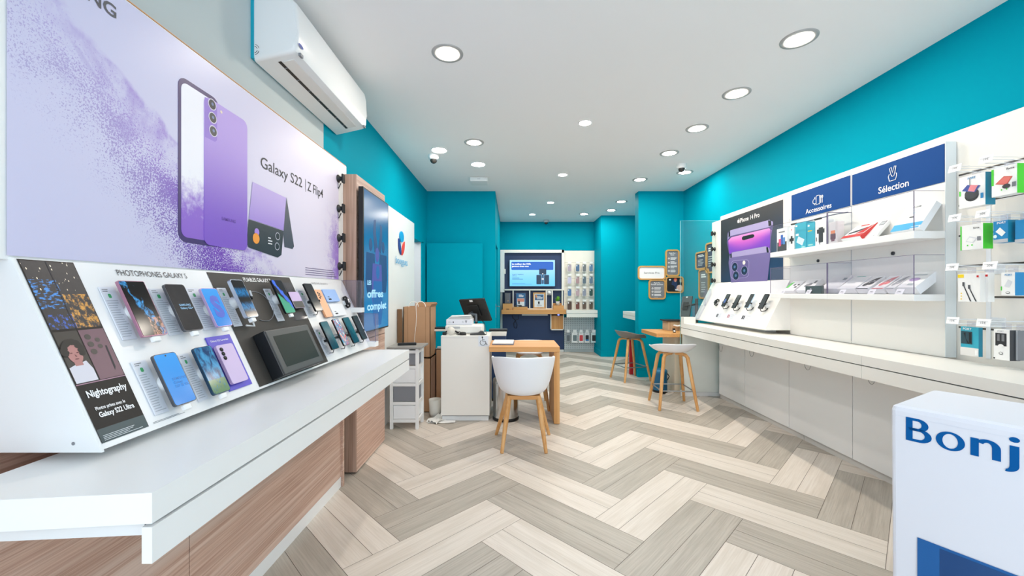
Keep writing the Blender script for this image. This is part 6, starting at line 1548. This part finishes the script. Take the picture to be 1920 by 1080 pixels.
tp = thing('potted_plant', 'small green succulent in a pale pot on the oak block', 'plant', (xc3-.01, YW-.11, z3))
MB().lathe(Frame((xc3-.01, YW-.11, z3+.001), (1, 0, 0), (0, 1, 0)), [(0, 0), (.032, 0), (.045, .085), (.04, .085), (.03, .07), (0, .07)], 20).build('pot', plain('#cfc8c2', .6), tp)
lf_ = MB(); rr = random.Random(5)
for k in range(46):
    an = rr.uniform(0, 2*math.pi); el = R(rr.uniform(10, 85)); L = rr.uniform(.05, .085); o = V(xc3-.01+rr.uniform(-.012, .012), YW-.11+rr.uniform(-.012, .012), z3+.075+rr.uniform(0, .06))
    d = V(math.cos(an)*math.cos(el), math.sin(an)*math.cos(el), math.sin(el)); s = d.cross(V(0, 0, 1)).normalized()*.012
    lf_.add([o, o+d*L*.5+s, o+d*L, o+d*L*.5-s, o+d*L*.5+V(0, 0, .006)], [(0, 1, 4), (1, 2, 4), (2, 3, 4), (3, 0, 4)])
lf_.build('foliage', plain('#6fae2e', .5, var=.2, scale=30), tp)
# ---- accessory wall with phone cases
t = thing('case_wall', 'white accessory panel with perforated grey base right of the television', 'wall panel', (1.4, 8.48, 0))
bz(708, 135, 975, 640, YW+.02, .045).build('panel', plain('#e8e4da', .45), t)
bz(730, 638, 1008, 664, YW-.30, .32).build('shelf', OFFW, t)
bz(732, 667, 1006, 698, YW-.30, .02).build('fascia', OFFW, t)
pm = Mat('perforated_metal', .45); mp = pm.coord('Object'); xx, yy, zz = pm.xyz(mp)
def frac(k): return k._op('FRACT', None)
hx = frac(xx*26.0)-.5; hz = frac(zz*26.0)-.5; dist = (hx*hx+hz*hz)
pm.base(pm.mix(dist.lt(.05), '#cfd6d9', '#7d868b'))
bz(712, 698, 978, 966, YW+.02, .03).build('perforated_panel', pm.m, t)
bz(712, 966, 980, 994, YW-.01, .06).build('plinth', plain('#aab3b6', .4), t)
mb = MB()
for z in (235, 370, 433, 500, 570):
    (a, b), (c, e) = b2(714, z-1.2), b2(970, z+1.2); P, Q = at_depth(a, e, YW+.018), at_depth(c, b, YW+.018); mb.wbox(P.x, Q.x, YW+.0185, YW+.0205, P.z, Q.z)
mb.build('groove', plain('#b4aea2', .5), t)
names = ('first', 'second', 'third', 'fourth'); rows = ('top', 'second', 'third', 'bottom')
cols = (('#a99cab', '#4a6a8e', '#6a6f74', '#5d7d9e'), ('#c4c0dc', '#a88a8f', '#5b6b78', '#61788f'), ('#4a74a8', '#b29aa2', '#8a8fa0', '#2f4f4a'), ('#4a342c', '#6a3a34', '#5a4a3e', '#544638'))
cn = (('mauve patterned', 'blue patterned', 'dark grey', 'blue patterned'), ('pale lilac', 'dusty pink', 'slate', 'grey-blue'), ('blue', 'pale pink', 'teal and pink', 'dark green'), ('large dark brown', 'brown-red', 'brown', 'khaki brown'))
proto = None
for r, yy_ in enumerate((281, 384, 488, 599)):
    for c, xx_ in enumerate((755, 824, 880, 937)):
        w2, h2 = (19, 32) if not (r == 3 and c == 0) else (23, 40)
        (a, b), (d_, e) = b2(xx_-w2, yy_-h2), b2(xx_+w2, yy_+h2); Y = YW-.06
        P, Q = at_depth(a, e, Y), at_depth(d_, b, Y)
        tt = thing('phone_case', f'{cn[r][c]} phone case, {names[c]} from the left in the {rows[r]} row beside the television', 'phone case', ((P.x+Q.x)/2, Y, P.z), 'phone case packs beside the television')
        MB().wbox(P.x, Q.x, Y, Y+.012, P.z, Q.z).build('pack', plain('#d9d4ce', .4) if r < 3 else plain('#b9b0a6', .4), tt)
        ff = BK(Y-.0006); w, h = Q.x-P.x, Q.z-P.z
        MB().slab(ff, P.x+w*.12, Q.x-w*.12, P.z+h*.06, Q.z-h*.06, -.0004, .004, .02).build('case', plain(cols[r][c], .4, var=.25, scale=40), tt)
        MB().disc(ff, P.x+w*.30, P.z+h*.80, .0046, w*.13, h*.09, 10).build('sticker', plain('#dfe2e6'), tt)
        MB().wbox((P.x+Q.x)/2-.004, (P.x+Q.x)/2+.004, Y+.004, YW+.022, Q.z-.012, Q.z-.004).build('hook', STEEL, tt)
        MB().wbox((P.x+Q.x)/2-.035, (P.x+Q.x)/2+.035, Y-.03, Y-.028, Q.z+.012, Q.z+.05).wbox((P.x+Q.x)/2-.003, (P.x+Q.x)/2+.003, Y-.028, YW+.02, Q.z+.02, Q.z+.026).build('price_tag', WHITE, tt)
gc = ('grey', 'white and dark', 'white and red', 'black and blue', 'teal and black')
for i, (xx_, w2, m1, m2) in enumerate(((744, 18, '#8d949a', '#5a6268'), (799, 25, '#e9eaec', '#6a7a80'), (853, 22, '#e9e9ea', '#d0404a'), (903, 21, '#e0e1e4', '#23252e'), (960, 24, '#d6e4e6', '#2b2d30'))):
    (a, b), (d_, e) = b2(xx_-w2, 826), b2(xx_+w2, 912); Y = YW-.10; P, Q = at_depth(a, e, Y), at_depth(d_, b, Y)
    tt = thing('accessory_pack', f'{gc[i]} accessory pack hanging on the perforated panel, {("first", "second", "third", "fourth", "fifth")[i]} from the left', 'accessory pack', ((P.x+Q.x)/2, Y, P.z), 'accessory packs on the perforated panel')
    MB().wrbox(P.x, Q.x, Y, Y+.04, P.z, Q.z, .004).build('pack', plain(m1, .4), tt)
    w, h = Q.x-P.x, Q.z-P.z
    MB().slab(BK(Y-.0006), P.x+w*.2, Q.x-w*.15, P.z+h*.18, P.z+h*.75, -.0004, .003, .012).build('print', plain(m2, .4, var=.2, scale=30), tt)
    MB().wbox(P.x+w*.2, Q.x-w*.2, Y-.01, Y-.008, Q.z, Q.z+.06).build('price_tag', WHITE, tt)
    MB().wbox((P.x+Q.x)/2-.004, (P.x+Q.x)/2+.004, Y-.008, YW+.02, Q.z-.012, Q.z-.004).build('hook', STEEL, tt)
    if i == 3: MB().wbox(P.x+w*.2, Q.x-w*.15, Y-.0046, Y-.0040, P.z+h*.2, P.z+h*.32).build('print', plain('#3f86c4'), tt)

# ================================================================== white totem in the foreground
t = thing('welcome_totem', 'white fabric-covered box reading Bonjour in blue, standing on the floor in front at right', 'totem', (1.7, 1.2, 0))
A = V(1.256, 1.336, 0); dv = V(.504, -.864, 0).normalized(); pv = V(.864, .504, 0).normalized()
Lf, Wd, ZT_ = .78, .40, .878
TFm = Frame(A, dv, (0, 0, 1)); TOP = Frame(A, dv, pv)
CLOTH = Mat('white_cloth', .75, spec=.2); nn = CLOTH.noise(CLOTH.coord(), 9, 3, .55); CLOTH.base('#dfe1e9'); CLOTH.bump(nn, .25, .004)
bm = bmesh.new()
ng = 10
pts = MB()
# rounded cloth box: side loops from floor to top, slightly crowned top
rings = []
for z, ins in ((0.0, .0), (.3, .002), (.6, .001), (.80, .0), (.862, .0), (.874, .003), (.880, .012)):
    ring = []
    for (a, b) in ((0, 0), (Lf, 0), (Lf, Wd), (0, Wd)):
        ring.append((a, b))
    rr_ = rrect(ins, Lf-ins, -Wd+ins, -ins, .012, 3)
    rings.append([TOP.p(a, -b, 0)+V(0, 0, z) for a, b in rr_])
n = len(rings[0]); vs = [v for r in rings for v in r]; fs = []
for i in range(len(rings)-1):
    for k in range(n):
        q = (k+1) % n; fs.append((i*n+k, i*n+q, (i+1)*n+q, (i+1)*n+k))
fs.append(tuple(range((len(rings)-1)*n, len(rings)*n)))
mb = MB().add(vs, fs)
body = mb.build('cover', CLOTH.m, t)
bmm = bmesh.new(); bmm.from_mesh(body.data); bmesh.ops.recalc_face_normals(bmm, faces=bmm.faces[:]); bmm.to_mesh(body.data); bmm.free()
# fabric hem line
MB().box(TFm, .012, Lf-.012, .846, .8475, 0, .0008).build('seam', plain('#d9dde6', .7), t)
INKB = plain('#06589b', .7, spec=.1, var=.02)
def glyph_pts(outer, inner=None): return outer, inner
zc = lambda px, py: TFm.uv(px, py, .001)
aB, aBr = zc(1698.5, 800)[0], zc(1747, 810)[0]
base = zc(1699.5, 824.5)[1]; cap = zc(1698, 781)[1]-base
xh = cap*.70
def ringshape(mb, fr, cx_, cy_, ro, so, ri, si, a0=0, a1=360, seg=36, c=.0012):
    n_ = seg; vs = []
    for k in range(n_+1):
        u = R(a0+(a1-a0)*k/n_); vs += [fr.p(cx_+ro*math.cos(u), cy_+so*math.sin(u), c), fr.p(cx_+ri*math.cos(u), cy_+si*math.sin(u), c)]
    mb.add(vs, [(2*k, 2*k+2, 2*k+3, 2*k+1) for k in range(n_)])
def lb_B(fr, a, w, h):
    mb = MB(); s = w*.27
    mb.rect(fr, a, a+s, base, base+h, .0012)
    t_ = h*.115
    for y0_, y1_, wd in ((base+h*.52-t_/2, base+h, .88), (base, base+h*.52+t_/2, 1.0)):
        hh = (y1_-y0_)/2; cx2 = a+w*wd*.52
        mb.rect(fr, a+s*.5, cx2, y0_, y0_+t_, .0013); mb.rect(fr, a+s*.5, cx2, y1_-t_, y1_, .0013)
        ringshape(mb, fr, cx2, y0_+hh, w*wd*.48, hh, w*wd*.48-s*.98, hh-t_, -90, 90, 18)
    return mb
lb_B(TFm, aB, aBr-aB, cap).build('lettering', INKB, t)
ao0, ao1 = zc(1754.5, 828)[0], zc(1809.5, 840)[0]
bo = base
mb = MB(); wo = ao1-ao0; ringshape(mb, TFm, (ao0+ao1)/2, bo+xh*.5, wo/2, xh*.54, wo/2-wo*.235, xh*.54-cap*.085); mb.build('lettering', INKB, t)
def lb_n(a0, a1, flip=False):
    mb = MB(); w = a1-a0; s = w*.285; t_ = cap*.12
    X = (lambda x: a0+x) if not flip else (lambda x: a1-x)
    Yq = (lambda y: base+y) if not flip else (lambda y: base+xh-y)
    def rc_(x0, x1, y0, y1): mb.rect(TFm, min(X(x0), X(x1)), max(X(x0), X(x1)), min(Yq(y0), Yq(y1)), max(Yq(y0), Yq(y1)), .0012)
    rc_(0, s, 0, xh); rc_(w-s, w, 0, xh*.62)
    cxx = w*.56; cyy = xh*.62; n_ = 18; vs = []
    for k in range(n_+1):
        u = R(0+150*k/n_); ro, so = w*.44, xh*.42; ri, si = w*.44-s, xh*.42-t_
        vs += [TFm.p(X(cxx+ro*math.cos(u)), Yq(cyy+so*math.sin(u)), .0014), TFm.p(X(cxx+ri*math.cos(u)), Yq(cyy+si*math.sin(u)), .0014)]
    f_ = [(2*k, 2*k+2, 2*k+3, 2*k+1) for k in range(n_)]
    mb.add(vs, f_); return mb
an0, an1 = zc(1819.5, 835)[0], zc(1877, 855)[0]
lb_n(an0, an1).build('lettering', INKB, t)
aj0, aj1 = zc(1893, 850)[0], zc(1911.5, 860)[0]
mb = MB(); sj = aj1-aj0
mb.rect(TFm, aj0, aj1, base-cap*.05, base+xh, .0012); mb.disc(TFm, (aj0+aj1)/2, base+cap*.93, .0012, sj*.56, cap*.10)
n_ = 12; vs = []
for k in range(n_+1):
    u = R(0-95*k/n_); vs += [TFm.p(aj0-sj*.35+(sj*1.35)*math.cos(u), base-cap*.04+cap*.26*math.sin(u), .0014), TFm.p(aj0-sj*.35+(sj*.35)*math.cos(u), base-cap*.04+cap*.16*math.sin(u), .0014)]
mb.add(vs, [(2*k, 2*k+2, 2*k+3, 2*k+1) for k in range(n_)])
mb.build('lettering', INKB, t)
k_ = aj1+sj*.55; mb = MB(); ringshape(mb, TFm, k_+wo/2, bo+xh*.5, wo/2, xh*.54, wo/2-wo*.235, xh*.54-cap*.085); mb.build('lettering', INKB, t)
k_ += wo+sj*.5; wn = an1-an0; lb_n(k_, k_+wn, True).build('lettering', INKB, t)
k_ += wn+sj*.7; mb = MB(); mb.rect(TFm, k_, k_+sj*.9, base, base+xh, .0012).rect(TFm, k_+sj*.8, k_+sj*1.9, base+xh*.78, base+xh, .0014); mb.build('lettering', INKB, t)
# printed blue panel on the lower front
a0 = zc(1720, 1010)[0]; b1 = zc(1719, 1007)[1]; am = zc(1762, 1023)[0]
MB().rect(TFm, a0, Lf-.04, .10, b1, .0010).build('print', plain('#0f5c9f', .6, var=.05), t)
BD = Mat('dark_blue_print_gradient', .6); x_, y_, z_ = BD.xyz(BD.coord('UV')); nn = BD.noise(BD.coord('UV'), 60, 1)
BD.base(BD.mix((x_+(nn-.5)*.04).step(0, .9), '#0c427a', '#46709f'))
MB().rect(TFm, am, Lf-.04, .10, b1-.008, .0016).build('print', BD.m, t, uv=(TFm, am, Lf, 0, b1))

# ================================================================== daylight, camera, view
side = bpy.data.lights.new('side_room_fill', 'POINT'); side.energy = 22; side.shadow_soft_size = .12  # unseen light added to brighten the room behind the door opening
so = bpy.data.objects.new('side_room_fill', side); so.location = (XL-.8, 5.1, 2.4); COL.objects.link(so)
w = bpy.data.worlds.new('daylight'); SC.world = w; w.use_nodes = True
bg = w.node_tree.nodes['Background']; bg.inputs['Color'].default_value = (.80, .90, 1.0, 1); bg.inputs['Strength'].default_value = 2.5
cam = bpy.data.cameras.new('camera'); cam.sensor_width = 36; cam.lens = FOC/1920*36; cam.shift_y = (CY-540)/1920; cam.clip_start = .02
co = bpy.data.objects.new('camera', cam); co.location = CAM; co.rotation_euler = (R(90), 0, 0); COL.objects.link(co); SC.camera = co
vs = SC.view_settings; vs.view_transform = 'Standard'; vs.look = 'None'; vs.gamma = 1; vs.exposure = 0.46; vs.use_curve_mapping = False
SC.display_settings.display_device = 'sRGB'
cy = SC.cycles
cy.use_denoising = True; cy.max_bounces = 10; cy.diffuse_bounces = 6; cy.transparent_max_bounces = 24; cy.sample_clamp_indirect = 6.0
cy.caustics_reflective = False; cy.caustics_refractive = False
try: cy.denoiser = 'OPENIMAGEDENOISE'
except Exception: pass
